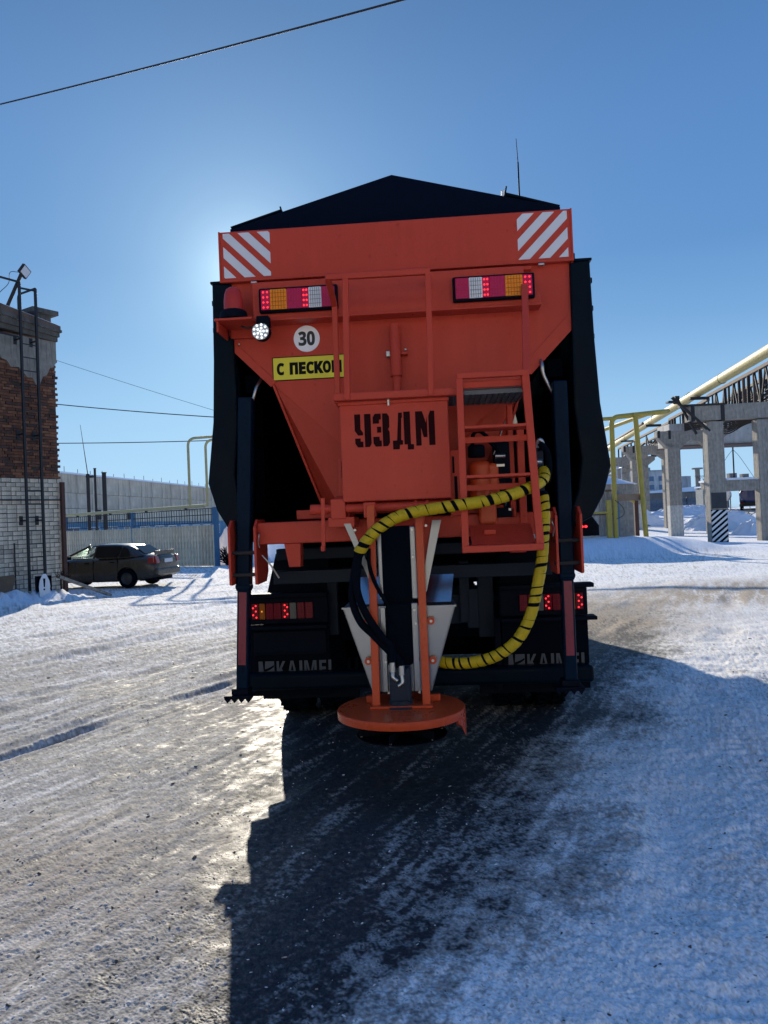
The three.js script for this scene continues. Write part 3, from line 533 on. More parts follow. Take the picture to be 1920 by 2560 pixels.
  for (const s of [-1, 1]) {
    const a = s < 0 ? -1.2 : .6, b = s < 0 ? -.60 : 1.2;
    obj('lamp_panel', [bx(a, b, .91, 1.1, -.60, -.53, .01), bx(a - (s < 0 ? .01 : 0), b + (s > 0 ? .04 : 0), 1.1, 1.13, -.6, -.48), bx(a - (s < 0 ? .01 : 0), b + (s > 0 ? .05 : 0), .88, .905, -.6, -.46)], M.black, t);
    const fl = obj('mud_flap', [bx(a + .01, b, .4, .88, -.575, -.555, .004)], M.rubber, t);
    obj('plate_holder', s < 0 ? [bx(-1.14, -.62, .70, .86, -.556, -.535), bx(-1.13, -.64, .695, .703, -.55, -.525)] : [bx(.56, .6, .4, .9, -.6, -.55)], M.black, t);
    const tx = canvasTex(512, 128, (g, w, h) => { g.fillStyle = '#07090d'; g.fillRect(0, 0, w, h); g.fillStyle = '#54575b'; g.fillRect(8, 8, 108, 112); g.fillStyle = '#07090d'; g.beginPath(); g.moveTo(36, 8); g.lineTo(54, 8); g.lineTo(50, 62); g.quadraticCurveTo(92, 50, 112, 34); g.lineTo(114, 46); g.quadraticCurveTo(90, 66, 60, 76); g.lineTo(72, 120); g.lineTo(22, 120); g.lineTo(42, 76); g.closePath(); g.fill(); g.fillStyle = '#54575b'; for (const [ch, x, w] of [['K', 132, 62], ['A', 204, 70], ['M', 322, 84], ['E', 424, 48]]) stretched(g, ch, x, 8, w, 112, 'bold 100px sans-serif'); g.fillRect(288, 8, 20, 112); g.fillRect(486, 8, 20, 112); });
    decal('flap_lettering', .535, .134, tx, s < 0 ? -.855 : .905, .588, -.551, .8, fl);
    const lens = s < 0 ? [-1.15, -.695] : [.727, 1.178], d5 = [[.6, .85], [.2, .72], [.6, .52], [.2, .3], [.65, .15]];
    lamp(t, lens[0], lens[1], .945, 1.062, -.53, s > 0, true, [[.02, .13, 'r', d5], [.14, .23, 'a', [[.45, .5]]], [.245, .36, 'r'], [.365, .48, 'r'], [.49, .60, 'r', d5.map(([u, v]) => [1 - u * .9, v])], [.615, .72, 'w'], [.735, .85, 'r'], [.86, .98, 'r']]);
  }
  obj('lower_valance', [bx(-1.12, -.42, .35, .45, -.62, -.56)], M.black, t); obj('lower_valance', [bx(.45, 1.14, .35, .45, -.62, -.56)], M.black, t);
  for (const c of t.children) if (['lamp_panel', 'mud_flap', 'plate_holder', 'rear_lamp', 'under_run_bar'].includes(c.name)) c.position.z += .12;
  obj('inner_guard', [prism([[-1.13, .9], [-1.0, 1.4], [-.62, 1.42], [-.6, .9]], -.66, -.62)], M.black, t); obj('inner_guard', [prism([[.62, .9], [.64, 1.42], [1.02, 1.4], [1.15, .9]], -.66, -.62)], M.black, t);
  const ml = obj('marker_lamp', [prism([[1.1, 1.45], [1.28, 1.45], [1.28, 1.52], [1.225, 1.6], [1.1, 1.54]], -.4, -.3, .01)], M.black, t);
  obj('led_cluster', [0, 1, 2].map((k) => new THREE.SphereGeometry(.011, 8, 6).scale(1, .8, .6).translate(1.14 + k * .025, 1.515, -.298)), M.ledRed, ml);
  obj('lashing', pipe([[-.93, 2.58, -.05], [-.945, 2.52, .02], [-.965, 2.45, .03], [-1.0, 2.36, 0]], .011, 20, 6), M.zinc, t);
  obj('lashing', pipe([[.895, 2.62, -.03], [.90, 2.56, .03], [.905, 2.5, .03], [.94, 2.42, .02], [.99, 2.33, 0]], .013, 20, 6), M.zinc, t);
  obj('lashing', pipe([[-.93, 1.42, .12], [-.88, 1.36, .12], [-.83, 1.27, .1]], .006, 12, 6), M.zinc, t);
}
{
  const t = thing('sand_spreader', 'orange sand spreader with a hopper, ladder and spinning disc hung behind the black lorry', 'sand spreader', LORRY, YAW), O = M.orange;
  // hopper
  const cx = -.0165, mx = (l) => l.map(([x, y, z]) => (z === undefined ? [2 * cx - x, y] : [2 * cx - x, y, z])).reverse();
  const half = [[-1.152, 3.215], [-1.154, 2.855], [-.837, 2.532], [-.545, 1.66]];
  const hp = obj('hopper', [prism([...half.slice(0, 3), ...mx(half.slice(0, 3))], -4.4, -.022), prism([half[2], half[3], ...mx([half[2], half[3]])], -4.4, -.32), prism([[-1.15, 3.2], ...mx([[-1.15, 3.2]]), ...mx([[-1.1, 3.57]]), [-1.1, 3.57]], -4.4, -.1)], M.orangeDark, t);
  const mainP = [[-1.156, 3.215], [-1.156, 2.855], [-.837, 2.532], [-.413, 2.12], [-.413, 1.66]];
  obj('rear_plate', [prism([...mainP, ...mx(mainP)], -.02, 0, .002)], O, t);
  obj('lower_facet', [slab([-.837, 2.532, -.004], [-.56, 1.66, -.3], [-.413, 1.66, -.02], [-.413, 2.12, -.004], .012)], M.orangeDark, t);
  obj('lower_facet', [slab(...mx([[-.837, 2.532, -.004], [-.56, 1.66, -.3], [-.413, 1.66, -.02], [-.413, 2.12, -.004]]), .012)], M.orangeDark, t);
  const ed = [[-1.154, 2.855, 0], [-.837, 2.532, 0], [-.565, 1.68, -.27]];
  obj('edge_flange', [beam(ed[0], ed[1], .014, .05, [0, 0, 1]), beam(ed[1], ed[2], .016, .05, [1, .3, 0])], O, t);
  obj('edge_flange', [beam(mx(ed)[2], mx(ed)[1], .014, .08, [0, 0, 1]), beam(mx(ed)[1], mx(ed)[0], .016, .05, [1, -.3, 0])], O, t);
  obj('edge_flange', [bx(-1.162, -1.148, 2.85, 3.21, -.02, .022), bx(1.112, 1.126, 2.85, 3.21, -.02, .022)], O, t);
  const tb = obj('top_board', [bx(-1.154, 1.122, 3.222, 3.541, -.02, .035, .006)], O, t);
  obj('board_lip', [bx(-1.158, 1.126, 3.205, 3.222, -.02, .05, .004), bx(-1.158, -1.148, 3.222, 3.541, .03, .042, 0), bx(1.116, 1.126, 3.222, 3.541, .03, .042, 0)], O, t);
  obj('hinge_pin', [bx(-.95, -.91, 3.185, 3.2, .03, .06), bx(.90, .94, 3.185, 3.2, .03, .06)], M.zinc, t);
  // white chevron stripes on the board's corners
  const clip = (poly, axis, lim, less) => { const o = []; for (let i = 0; i < poly.length; i++) { const a = poly[i], b = poly[(i + 1) % poly.length], ia = less ? a[axis] <= lim : a[axis] >= lim, ib = less ? b[axis] <= lim : b[axis] >= lim; if (ia) o.push(a); if (ia !== ib) { const q = (lim - a[axis]) / (b[axis] - a[axis]); o.push([a[0] + (b[0] - a[0]) * q, a[1] + (b[1] - a[1]) * q]); } } return o; };
  for (const [x0, x1, s] of [[-1.128, -.818, -1], [.78, 1.095, 1]]) for (let i = -2; i < 3; i++) {
    const m = (x0 + x1) / 2, w = .052, o = i * .128 + (s < 0 ? -.012 : .01);   // bands at 45 degrees, high towards the middle of the lorry
    let q = [[-.5, .5 * 1 - o - w / 1], [-.5, .5 - o + w / 1 - w * .6], [.5, -.5 - o + w - w * .6], [.5, -.5 - o - w]].map(([x, y]) => [m + (s < 0 ? x : -x), 3.383 + y]);
    q = clip(clip(clip(clip(q, 0, x0, false), 0, x1, true), 1, 3.235, false), 1, 3.528, true);
    if (q.length > 2) obj('stripe', [prism(q, .0352, .0372)], M.refl, tb);
  }
  // lamp box with the two upper rear lamps
  const lb = obj('lamp_box', [prism([[-.93, 2.925], [-.93, 3.17], [.80, 3.17], [.80, 3.12], [.895, 2.98], [.895, 2.925]], .0, .12, .006), bx(-.93, .86, 3.165, 3.19, 0, .05)], O, t);
  obj('lower_lip', [bx(-.92, .90, 2.915, 2.93, 0, .135, .004)], O, lb);
  const d8 = []; for (const u of [.28, .72]) for (const v of [.14, .38, .62, .86]) d8.push([u, v]);
  const lay = [[.01, .132, 'r', d8], [.132, .355, 'a'], [.355, .555, 'r'], [.555, .645, 'r', d8], [.645, .815, 'w'], [.815, .99, 'r']];
  lamp(t, -.868, -.386, 2.972, 3.106, .16, false, false, lay); lamp(t, .363, .848, 2.968, 3.102, .16, true, false, lay);
  // beacon on its bracket, round work lamp
  const bk = obj('beacon', [lathe([[0, 0], [.088, 0], [.09, .02], [.082, .055], [.07, .066], [0, .066]], 28).translate(-1.04, 2.915, .17)], M.black, t);
  obj('beacon_dome', [lathe([[.061, .0], [.061, .06], [.055, .105], [.044, .135], [.026, .147], [0, .15]], 28).translate(-1.04, 2.981, .17)], M.glassRed, bk);
  obj('beacon_rotor', [rod([-1.04, 2.98, .17], [-1.04, 3.05, .17], .012, 8), bx(-1.07, -1.01, 3.03, 3.1, .15, .19)], M.dimRed, bk);
  obj('beacon_bracket', [bx(-1.14, -.9, 2.895, 2.91, 0, .28), prism([[-1.13, 2.895], [-.91, 2.895], [-.95, 2.84], [-1.1, 2.84]], .005, .03), bx(-1.13, -1.118, 2.83, 2.9, 0, .26)], O, t);
  const wl = obj('work_lamp', [rod([-.853, 2.822, .2], [-.853, 2.818, .26], .056, 28), bx(-.89, -.81, 2.86, 2.93, .14, .21), lathe([[0, -.05], [.03, -.05], [.05, 0], [0, 0]], 20).rotateX(Math.PI / 2).translate(-.853, 2.822, .2)], M.black, t);
  const leds = []; for (const [r, n] of [[0, 1], [.02, 5], [.041, 9]]) for (let k = 0; k < n; k++) leds.push(new THREE.SphereGeometry(.0085, 8, 6).scale(1, 1, .5).translate(-.853 + r * Math.cos(k / n * 6.283), 2.818 + r * Math.sin(k / n * 6.283), .264));
  obj('lamp_lens', [rod([-.853, 2.818, .259], [-.853, 2.818, .263], .053, 28)], M.zinc, wl); obj('led_cluster', leds, M.ledWhite, wl);
  obj('lamp_cable', pipe([[-1.0, 2.885, .15], [-.95, 2.86, .2], [-.9, 2.86, .2], [-.87, 2.83, .2]], .006, 16, 6), M.wire, t);
  // signs
  const speed = canvasTex(256, 256, (g) => { g.fillStyle = '#e9e9ee'; g.fillRect(0, 0, 256, 256); g.fillStyle = '#17191c'; stretched(g, '30', 50, 60, 156, 134, 'bold 150px sans-serif', 7); });
  const sp = obj('speed_sign', [rod([-.606, 2.818, 0], [-.606, 2.818, .005], .086, 40)], M.white, t);
  const spf = new THREE.Mesh(new THREE.CircleGeometry(.0855, 48), new THREE.MeshStandardMaterial({ map: speed, roughness: .5 })); spf.name = 'sign_face'; spf.position.set(-.606, 2.818, .0066); sp.add(spf);
  const sand = canvasTex(1024, 336, (g, w, h) => { g.fillStyle = '#15171a'; g.fillRect(0, 0, w, h); g.fillStyle = '#dcd04a'; g.fillRect(12, 12, w - 24, h - 24); g.fillStyle = '#15171a'; [['С', 66, 92], ['П', 250, 104], ['Е', 380, 84], ['С', 484, 96], ['К', 598, 112], ['О', 716, 104], ['М', 842, 128]].forEach(([ch, x, w]) => stretched(g, ch, x, 92, w, 158, 'bold 200px sans-serif', 16)); });
  const ys = obj('sand_sign', [bx(-.839, -.361, 2.551, 2.706, 0, .005, 0)], M.black, t); decal('sign_face', .478, .155, sand, -.6, 2.6285, .0066, .5, ys);
  obj('bolt', [bx(-1.06, -1.047, 2.8, 2.813, 0, .012), bx(-.078, -.07, 2.68, 2.69, .05, .056)], M.zinc, t);
  // guard rail
  const gr = .017;
  obj('guard_rail', [beam([-.405, 3.066, .45], [.215, 3.062, .45], .034, .034), beam([-.288, 3.05, .45], [-.305, 2.33, .45], .036, .036), beam([.2, 3.05, .45], [.19, 2.33, .45], .034, .034), beam([-.395, 3.066, .45], [-.395, 2.98, .16], .034, .034), beam([-.395, 2.98, .16], [-.40, 2.37, .14], .034, .034), beam([.2, 3.066, .45], [.2, 3.1, .0], .03, .03)], O, t);
  obj('platform_beam', [bx(-.39, .36, 2.328, 2.372, .40, .46), bx(-.39, -.35, 2.32, 2.372, 0, .4), bx(.36, .74, 2.36, 2.40, .44, .47), bx(.72, .75, 2.34, 2.38, 0, .45)], O, t);
  const gt = []; for (let x = .285; x < .73; x += .034) gt.push(bx(x, x + .004, 2.325, 2.355, .02, .44, 0)); for (let z = .03; z < .45; z += .1) gt.push(bx(.28, .73, 2.327, 2.353, z, z + .004, 0));
  obj('grating', gt, std([.10, .11, .13], .5, .3), t);
  obj('grating_sheet', [bx(.28, .73, 2.356, 2.36, .02, .44, 0)], std([.07, .085, .12], .6, .2), t);
  // jack tube on the rear plate
  obj('lift_cylinder', [rod([-.028, 2.86, .07], [-.026, 2.53, .08], .034, 20), rod([-.026, 2.53, .08], [-.026, 2.38, .085], .025, 16), new THREE.TorusGeometry(.034, .005, 6, 20).rotateX(Math.PI / 2).translate(-.026, 2.53, .08)], O, t);
  obj('cylinder_bracket', [bx(-.09, -.06, 2.66, 2.70, 0, .05)], M.zinc, t); obj('cylinder_bracket', [bx(.0, .05, 2.668, 2.69, 0, .06)], O, t); obj('bolt', [bx(.03, .045, 2.69, 2.705, .03, .07), rod([-.05, 2.385, .1], [-.01, 2.385, .1], .012, 8)], M.zinc, t); obj('cylinder_bracket', [bx(-.28, -.255, 2.92, 2.955, .07, .1)], M.zinc, t);
  // gearbox cover with stencilled letters
  const cv = obj('cover_box', [bx(-.362, .286, 1.728, 2.32, 0, .40, .008)], O, t);
  obj('cover_lid', [bx(-.37, .294, 2.305, 2.325, 0, .415, .004)], O, t);
  obj('cover_lug', [bx(-.07, -.06, 2.29, 2.33, .415, .425)], M.zinc, t);
  const glyph = {
    У: [[[0, 1], [.36, 1], [.36, .54], [.5, .44], [.5, .36], [.2, .36], [0, .5]], [[.6, 1], [1, 1], [1, .1], [.9, 0], [.6, 0]], [[0, .27], [.34, .27], [.34, .17], [.5, .17], [.5, 0], [.16, 0], [0, .12]]],
    З: [[[0, .9], [.13, 1], [.5, 1], [.5, .82], [.38, .82], [.38, .7], [0, .7]], [[.58, 1], [.87, 1], [1, .9], [1, .58], [.9, .51], [1, .44], [1, .1], [.87, 0], [.58, 0]], [[.24, .6], [.5, .6], [.5, .42], [.24, .42]], [[0, .3], [.38, .3], [.38, .18], [.5, .18], [.5, 0], [.13, 0], [0, .1]]],
    Д: [[[.14, .24], [.2, .24], [.3, .98], [.48, .98], [.48, .84], [.44, .84], [.4, .24], [.48, .24], [.48, .12], [.32, .12], [.32, 0], [0, 0], [0, .24]], [[.55, 1], [.86, 1], [.86, .12], [1, .12], [1, -.02], [.7, -.02], [.7, .12], [.55, .12]]],
    М: [[[0, 0], [.28, 0], [.28, .52], [.4, .24], [.6, .24], [.6, .84], [.54, .66], [.36, 1], [0, 1]], [[.68, 0], [1, 0], [1, 1], [.78, 1], [.68, .86]]] };
  for (const [ch, x0, x1, y0, y1] of [['У', -.274, -.176, 2.052, 2.25], ['З', -.164, -.066, 2.052, 2.248], ['Д', -.048, .076, 2.03, 2.252], ['М', .09, .204, 2.046, 2.25]])
    obj('stencil_letter', glyph[ch].map((pl) => prism(pl.map(([x, y]) => [lerp(x0, x1, x), lerp(y0, y1, y)]), .4004, .4022)), M.stencil, cv);
  // cover's shaft with collars and lever
  obj('cross_shaft', [rod([-.565, 1.692, .36], [.36, 1.69, .36], .026, 18), rod([-.565, 1.692, .36], [-.46, 1.692, .36], .032, 18), ...[-.2, .06, .13].map((x) => rod([x, 1.691, .36], [x + .02, 1.691, .36], .034, 16)), bx(-.44, -.35, 1.63, 1.75, .28, .39), bx(-.46, -.3, 1.58, 1.64, .1, .38)], O, t);
  obj('gear_case', [bx(-.40, -.335, 1.6, 2.0, .05, .3), rod([-.42, 1.69, .3], [-.35, 1.69, .3], .08, 20)], M.orangeDark, t); obj('gear_case', [bx(.28, .34, 1.62, 2.02, .05, .3)], M.orangeDark, t);
  obj('slot', [bx(.300, .312, 1.88, 1.98, .3, .303, 0), bx(.308, .326, 1.72, 1.86, .3, .303, 0), bx(-.376, -.362, 1.88, 1.98, .3, .303, 0)], M.black, t);
  obj('lever', [beam([-.484, 1.76, .39], [-.492, 1.45, .39], .022, .016), bx(-.507, -.482, 1.44, 1.475, .38, .405)], O, t);
  obj('side_bar', [bx(-.72, -.35, 1.64, 1.70, -.1, .0), bx(.28, .62, 1.63, 1.68, -.05, .05)], M.orangeDark, t);
  // cross beam with leg clamps
  obj('cross_beam', [bx(-.965, .935, 1.487, 1.628, -.04, .1, .01)], O, t);
  obj('beam_bracket', [prism([[-.79, 1.487], [-.683, 1.487], [-.688, 1.336], [-.762, 1.336]], .0, .1, .006)], O, t); obj('beam_bracket', [prism([[.632, 1.487], [.755, 1.487], [.742, 1.375], [.645, 1.375]], .0, .1, .006)], O, t);
  const cl = (x) => prism([[-.17, 1.24], [-.14, 1.235], [.1, 1.24], [.16, 1.3], [.16, 1.58], [.1, 1.65], [-.1, 1.65], [-.17, 1.6]], -.008, .008, .003).rotateY(Math.PI / 2).translate(x, 0, .0);
  for (const x of [-1.128, -.962, .925, 1.075]) obj('clamp_plate', [cl(x)], O, t);
  for (const x of [-1.045, 1.0]) for (const y of [1.44, 1.3]) obj('clamp_pin', [rod([x - .09, y, .12], [x + .09, y, .12], .012, 8)], M.darkSteel, t);
  obj('spring_clip', pipe([[-.95, 1.57, .13], [-.935, 1.55, .16], [-.945, 1.5, .15], [-.94, 1.47, .14]], .005, 10, 5), M.zinc, t); obj('spring_clip', pipe([[.91, 1.58, .13], [.90, 1.56, .16], [.915, 1.52, .15], [.905, 1.47, .14]], .005, 10, 5), M.zinc, t);
  // support legs
  for (const [xt, xb, s] of [[-1.01, -1.105, -1], [.998, .988, 1]]) {
    const at = (y) => lerp(xb, xt, (y - .53) / 1.915), lg = obj('support_leg', [beam([at(1.19), 1.19, .05], [at(2.445), 2.445, .05], .092, .092, [1, 0, 0]), beam([at(1.24), 1.24, .05], [at(1.2), 1.2, .05], .1, .1, [1, 0, 0])], M.navyPost, t);
    obj('leg_tube', [beam([at(.53), .53, .05], [at(1.25), 1.25, .05], .078, .078, [1, 0, 0])], M.navyPost, lg);
    obj('red_tape', [beam([at(.72), .72, .0905], [at(1.185), 1.185, .0905], .05, .003, [1, 0, 0])], M.redTape, lg);
    const fx = at(.5), ft = [bx(fx - .105, fx + .075, .515, .53, -.04, .13), bx(fx - .06, fx + .05, .53, .57, .0, .11)]; for (let i = 0; i < 4; i++) ft.push(prism([[fx - .105 + i * .045, .515], [fx - .06 + i * .045, .515], [fx - .083 + i * .045, .485]], .06, .13));
    obj('leg_foot', ft, M.black, lg);
  }
  // chute: stainless funnel, rubber apron, tie bars, motor
  obj('funnel', [slab([-.386, 1.10, .43], [-.228, .60, .43], [-.05, .60, .43], [-.05, 1.10, .43], .006), slab([.0, 1.10, .43], [.0, .60, .43], [.124, .60, .43], [.28, 1.096, .43], .006), slab([-.386, 1.1, .43], [-.386, 1.1, .05], [-.228, .6, .1], [-.228, .6, .43], .006), slab([.28, 1.1, .43], [.124, .6, .43], [.124, .6, .1], [.28, 1.1, .05], .006)], M.steel, t);
  obj('funnel_back', [slab([-.39, 1.25, .0], [-.365, 1.08, .07], [.26, 1.08, .07], [.285, 1.25, .0], .006)], M.mirrorSteel, t);
  obj('funnel_lip', [bx(-.39, -.05, 1.094, 1.104, .43, .45, 0), bx(.0, .285, 1.09, 1.1, .43, .45, 0)], M.steel, t);
  obj('chute_strip', [slab([-.365, 1.60, .38], [-.325, 1.60, .38], [-.16, 1.18, .42], [-.19, 1.18, .42], -.01)], M.steel, t);
  obj('chute_strip', [slab([.165, 1.6, .38], [.218, 1.6, .38], [.115, 1.18, .42], [.08, 1.18, .42], -.01)], M.steel, t);
  obj('chute_plate', [slab([.04, 1.58, .36], [.17, 1.58, .36], [.09, 1.25, .38], [.04, 1.25, .38], -.01)], M.orangeDark, t);
  obj('steel_channel', [bx(.028, .062, 1.14, 1.57, .38, .43), bx(.02, .06, .60, 1.12, .436, .455), bx(-.165, -.14, 1.14, 1.57, .38, .43), bx(-.165, -.13, .60, 1.1, .436, .455)], M.steel, t);
  obj('rubber_apron', [bx(-.142, .028, 1.1, 1.575, .40, .428, .004), bx(-.128, .02, .76, 1.12, .43, .475, .012)], M.rubber, t);
  const tie = (a, b) => [beam(a, b, .046, .03, [1, 0, 0])];
  obj('tie_bar', tie([-.192, 1.70, .47], [-.2, .53, .52]), M.orangeDisc, t); obj('tie_bar', tie([.088, 1.62, .47], [.090, .53, .52]), M.orangeDisc, t);
  obj('tie_lug', [bx(-.235, -.165, 1.63, 1.72, .35, .47), bx(.06, .12, 1.56, 1.63, .36, .47)], O, t);
  for (const [x, y] of [[-.243, 1.014], [-.241, .79], [.134, 1.014], [.136, .785]]) { const k = obj('roller_knob', [rod([x, y, .43], [x, y, .485], .022, 18)], M.orangeDisc, t); obj('bolt', [rod([x, y, .485], [x, y, .492], .009, 6)], M.zinc, k); }
  obj('bolt', [[-.29, 1.56], [.128, 1.57], [.045, 1.55], [.045, 1.39], [.04, 1.08], [.045, 1.0], [-.14, .78], [.05, .60], [-.13, .60]].map(([x, y]) => rod([x, y, .43], [x, y, .466], .008, 6)), M.zinc, t);
  const mo = obj('hydraulic_motor', [bx(-.118, .005, .56, .76, .46, .56, .02), rod([-.057, .53, .5], [-.057, .57, .5], .07, 20), rod([-.057, .53, .5], [-.057, .54, .5], .1, 20)], M.chassis, t);
  obj('hose_fitting', [rod([-.095, .74, .56], [-.095, .80, .56], .018, 8), rod([-.045, .72, .56], [-.045, .775, .56], .018, 8), ...pipe([[-.095, .74, .56], [-.092, .71, .57], [-.07, .69, .57]], .012, 10, 8), ...pipe([[-.045, .72, .56], [-.042, .68, .57], [-.065, .66, .57]], .012, 10, 8)], M.zinc, mo);
  // disc cover and spinner
  const dc = obj('disc_cover', [lathe([[0, .035], [.36, .035], [.368, .03], [.37, .025], [.37, -.012], [.362, -.015], [.36, .02], [0, .02]], 72).translate(-.058, .495, .5)], M.orangeDisc, t);
  obj('base_plate', [bx(-.235, .125, .53, .545, .44, .575), bx(.10, .17, .53, .57, .36, .4), bx(-.27, -.2, .53, .57, .36, .4)], M.orangeDisc, t);
  { const s = []; for (let i = 0; i < 8; i++) { const a = 5.78 + i * .13, b = a + .13, q = (g) => [-.058 + .367 * Math.cos(g), .367 * Math.sin(-g) + .5], [x0, z0] = q(a), [x1, z1] = q(b), d0 = .02 + .10 * sm(i, 0, 3), d1 = .02 + .10 * sm(i + 1, 0, 3); s.push(slab([x0, .485, z0], [x1, .485, z1], [x1, .485 - d1, z1], [x0, .485 - d0, z0], .005)); } obj('disc_skirt', s, M.orangeDisc, t); }
  obj('spinner', [rod([-.058, .375, .52], [-.058, .381, .52], .26, 48), rod([-.058, .38, .52], [-.058, .47, .52], .03, 12), ...[0, 1, 2, 3, 4, 5].map((k) => bx(.05, .25, .381, .43, -.003, .003, 0).rotateY(k * Math.PI / 3 + .3).translate(-.058, 0, .52))], M.black, t);
  obj('bolt', [0, 1, 2, 3, 4, 5].map((k) => { const a = k * Math.PI / 3 + .3, x = -.058 + .24 * Math.cos(a), z = .52 - .24 * Math.sin(a); return rod([x, .37, z], [x, .385, z], .009, 6); }), M.zinc, t);
  // ladder
  const ld = obj('ladder_frame', [beam([.356, 2.435, .5], [.35, 1.42, .56], .04, .03, [1, 0, 0]), beam([.735, 2.43, .5], [.772, 1.42, .56], .044, .03, [1, 0, 0]), beam([.795, 3.03, .17], [.742, 2.43, .5], .04, .028, [1, 0, 0]), bx(.34, .76, 2.41, 2.445, .48, .52), bx(.33, .79, 1.405, 1.445, .5, .58), bx(.345, .365, 1.41, 1.46, .2, .54), bx(.755, .775, 1.41, 1.46, .2, .54)], O, t);
  for (const [y, z] of [[2.125, .515], [1.84, .53]]) obj('ladder_step', [bx(.37, .745, y - .006, y + .008, z - .005, z + .015, 0), bx(.375, .745, y - .075, y - .04, z - .17, z - .15, 0), bx(.37, .745, y - .008, y - .002, z - .17, z, 0)], O, t);
  obj('upright_post', [bx(.655, .69, 1.6, 2.3, .1, .14), bx(.705, .75, 1.55, 2.15, .14, .18), bx(.36, .39, 2.06, 2.3, .02, .06)], M.orangeDark, t);
  obj('ladder_plate', [slab([.39, 1.55, .22], [.76, 1.55, .22], [.76, 1.44, .45], [.39, 1.44, .45], .008), bx(.47, .54, 1.50, 1.53, .3, .36)], O, t);
  obj('hydraulic_tank', [bx(.455, .565, 1.56, 1.72, .08, .18, .02), lathe([[0, 0], [.062, 0], [.066, .02], [.066, .22], [.058, .25], [0, .26]], 24).translate(.475, 1.70, .14), bx(.52, .59, 1.70, 1.94, .08, .17, .03)], M.orangeDisc, t);
  obj('tank_cap', [lathe([[0, 0], [.052, 0], [.052, .06], [.045, .075], [0, .08]], 20).translate(.455, 1.98, .16)], M.black, t);
  obj('tank_handle', [...pipe([[.43, 2.04, .16], [.44, 2.12, .17], [.48, 2.14, .17], [.53, 2.1, .16], [.58, 2.06, .15]], .012, 24, 8), ...pipe([[.46, 2.085, .17], [.52, 2.085, .17], [.57, 2.04, .16], [.6, 1.98, .15]], .014, 20, 8)], M.rubber, t);
  obj('valve_block', [bx(.56, .66, 1.83, 2.07, .06, .16), bx(.57, .67, 1.74, 1.84, .05, .15), bx(.54, .68, 1.60, 1.66, .06, .14)], M.black, t);
  obj('valve_plate', [rod([.57, 1.98, .17], [.63, 1.98, .17], .015, 8), bx(.575, .625, 1.915, 1.93, .16, .17), rod([.56, 1.99, .165], [.645, 2.2, .12], .004, 5), bx(.64, .655, 1.64, 1.655, .14, .15)], M.zinc, t);
  obj('valve_bank', [bx(.80, .86, 1.75, 2.0, .1, .2), bx(.79, .83, 1.98, 2.06, .1, .18)], M.chassis, t);
  obj('pipe_elbow', pipe([[.82, 2.02, .22], [.83, 2.06, .24], [.85, 2.05, .24], [.86, 2.0, .24]], .014, 16, 8), M.zinc, t);
  obj('valve_hose', pipe([[.84, 2.04, .24], [.875, 1.98, .26], [.88, 1.88, .28], [.86, 1.8, .32]], .02, 24, 10), M.rubber, t);
  obj('valve_fitting', [rod([.82, 1.93, .2], [.85, 1.93, .2], .018, 8), rod([.82, 1.87, .2], [.85, 1.87, .2], .014, 8)], M.zinc, t);
  // hoses in their yellow spiral wrap
  const spiral = (pts, r, pitch, share, seed) => {
    const c = new THREE.CatmullRomCurve3(pts.map(P3)), wob = (s) => .12 * n2(s * 9, seed) + .1 * n2(s * 23, seed + 4), Lg = c.getLength(), turns = Math.floor(Lg / pitch), R = rng(seed), g = [], S = 26, w = []; for (let k = 0; k <= turns; k++) w.push(share * (.84 + .26 * R()) - (R() < .14 ? .34 * R() + .1 : 0));
    const N = turns * S, fr = c.computeFrenetFrames(400, false), p = [], idx = [];
    for (let i = 0; i <= N; i++) {
      const a = i / S, wd = lerp(w[Math.floor(a)], w[Math.min(turns, Math.floor(a) + 1)], a % 1);
      for (const e of [0, .5, 1]) { const s = clamp((a + e * wd + wob(a / turns) * 1.6) * pitch / Lg, 0, 1), q = c.getPointAt(s), f = Math.round(s * 400), th = a * 2 * Math.PI, rr = r + .0035 + (e === .5 ? .0015 : 0); const v = q.clone().addScaledVector(fr.normals[f], Math.cos(th) * rr).addScaledVector(fr.binormals[f], Math.sin(th) * rr); p.push(v.x, v.y, v.z); }
      if (i < N) for (const e of [0, 1]) { const b = i * 3 + e; idx.push(b, b + 1, b + 3, b + 1, b + 4, b + 3); }
    }
    const geo = new THREE.BufferGeometry(); geo.setAttribute('position', new THREE.Float32BufferAttribute(p, 3)); geo.setIndex(idx); geo.computeVertexNormals(); return geo;
  };
  const hA = [[-.262, 1.42, .62], [-.215, 1.49, .63], [-.135, 1.567, .63], [-.03, 1.625, .63], [.08, 1.652, .62], [.33, 1.68, .61], [.5, 1.70, .59], [.65, 1.735, .54], [.76, 1.775, .48], [.82, 1.81, .42], [.84, 1.85, .36], [.835, 1.87, .30]];
  const h1 = obj('hydraulic_hose', pipe(hA, .030, 120, 14), M.rubber, t); obj('hose_wrap', [spiral(hA, .030, .052, .87, 3)], M.hoseYellow, h1);
  const hB = [[.83, 1.74, .32], [.83, 1.62, .36], [.812, 1.47, .40], [.795, 1.33, .41], [.765, 1.2, .42], [.73, 1.06, .42], [.685, .955, .42], [.62, .865, .42], [.53, .80, .41], [.44, .765, .40], [.33, .745, .38], [.2, .745, .34], [.12, .76, .3]];
  const h2 = obj('hydraulic_hose', pipe(hB, .030, 120, 14), M.rubber, t); obj('hose_wrap', [spiral(hB, .030, .046, .91, 8)], M.hoseYellow, h2);
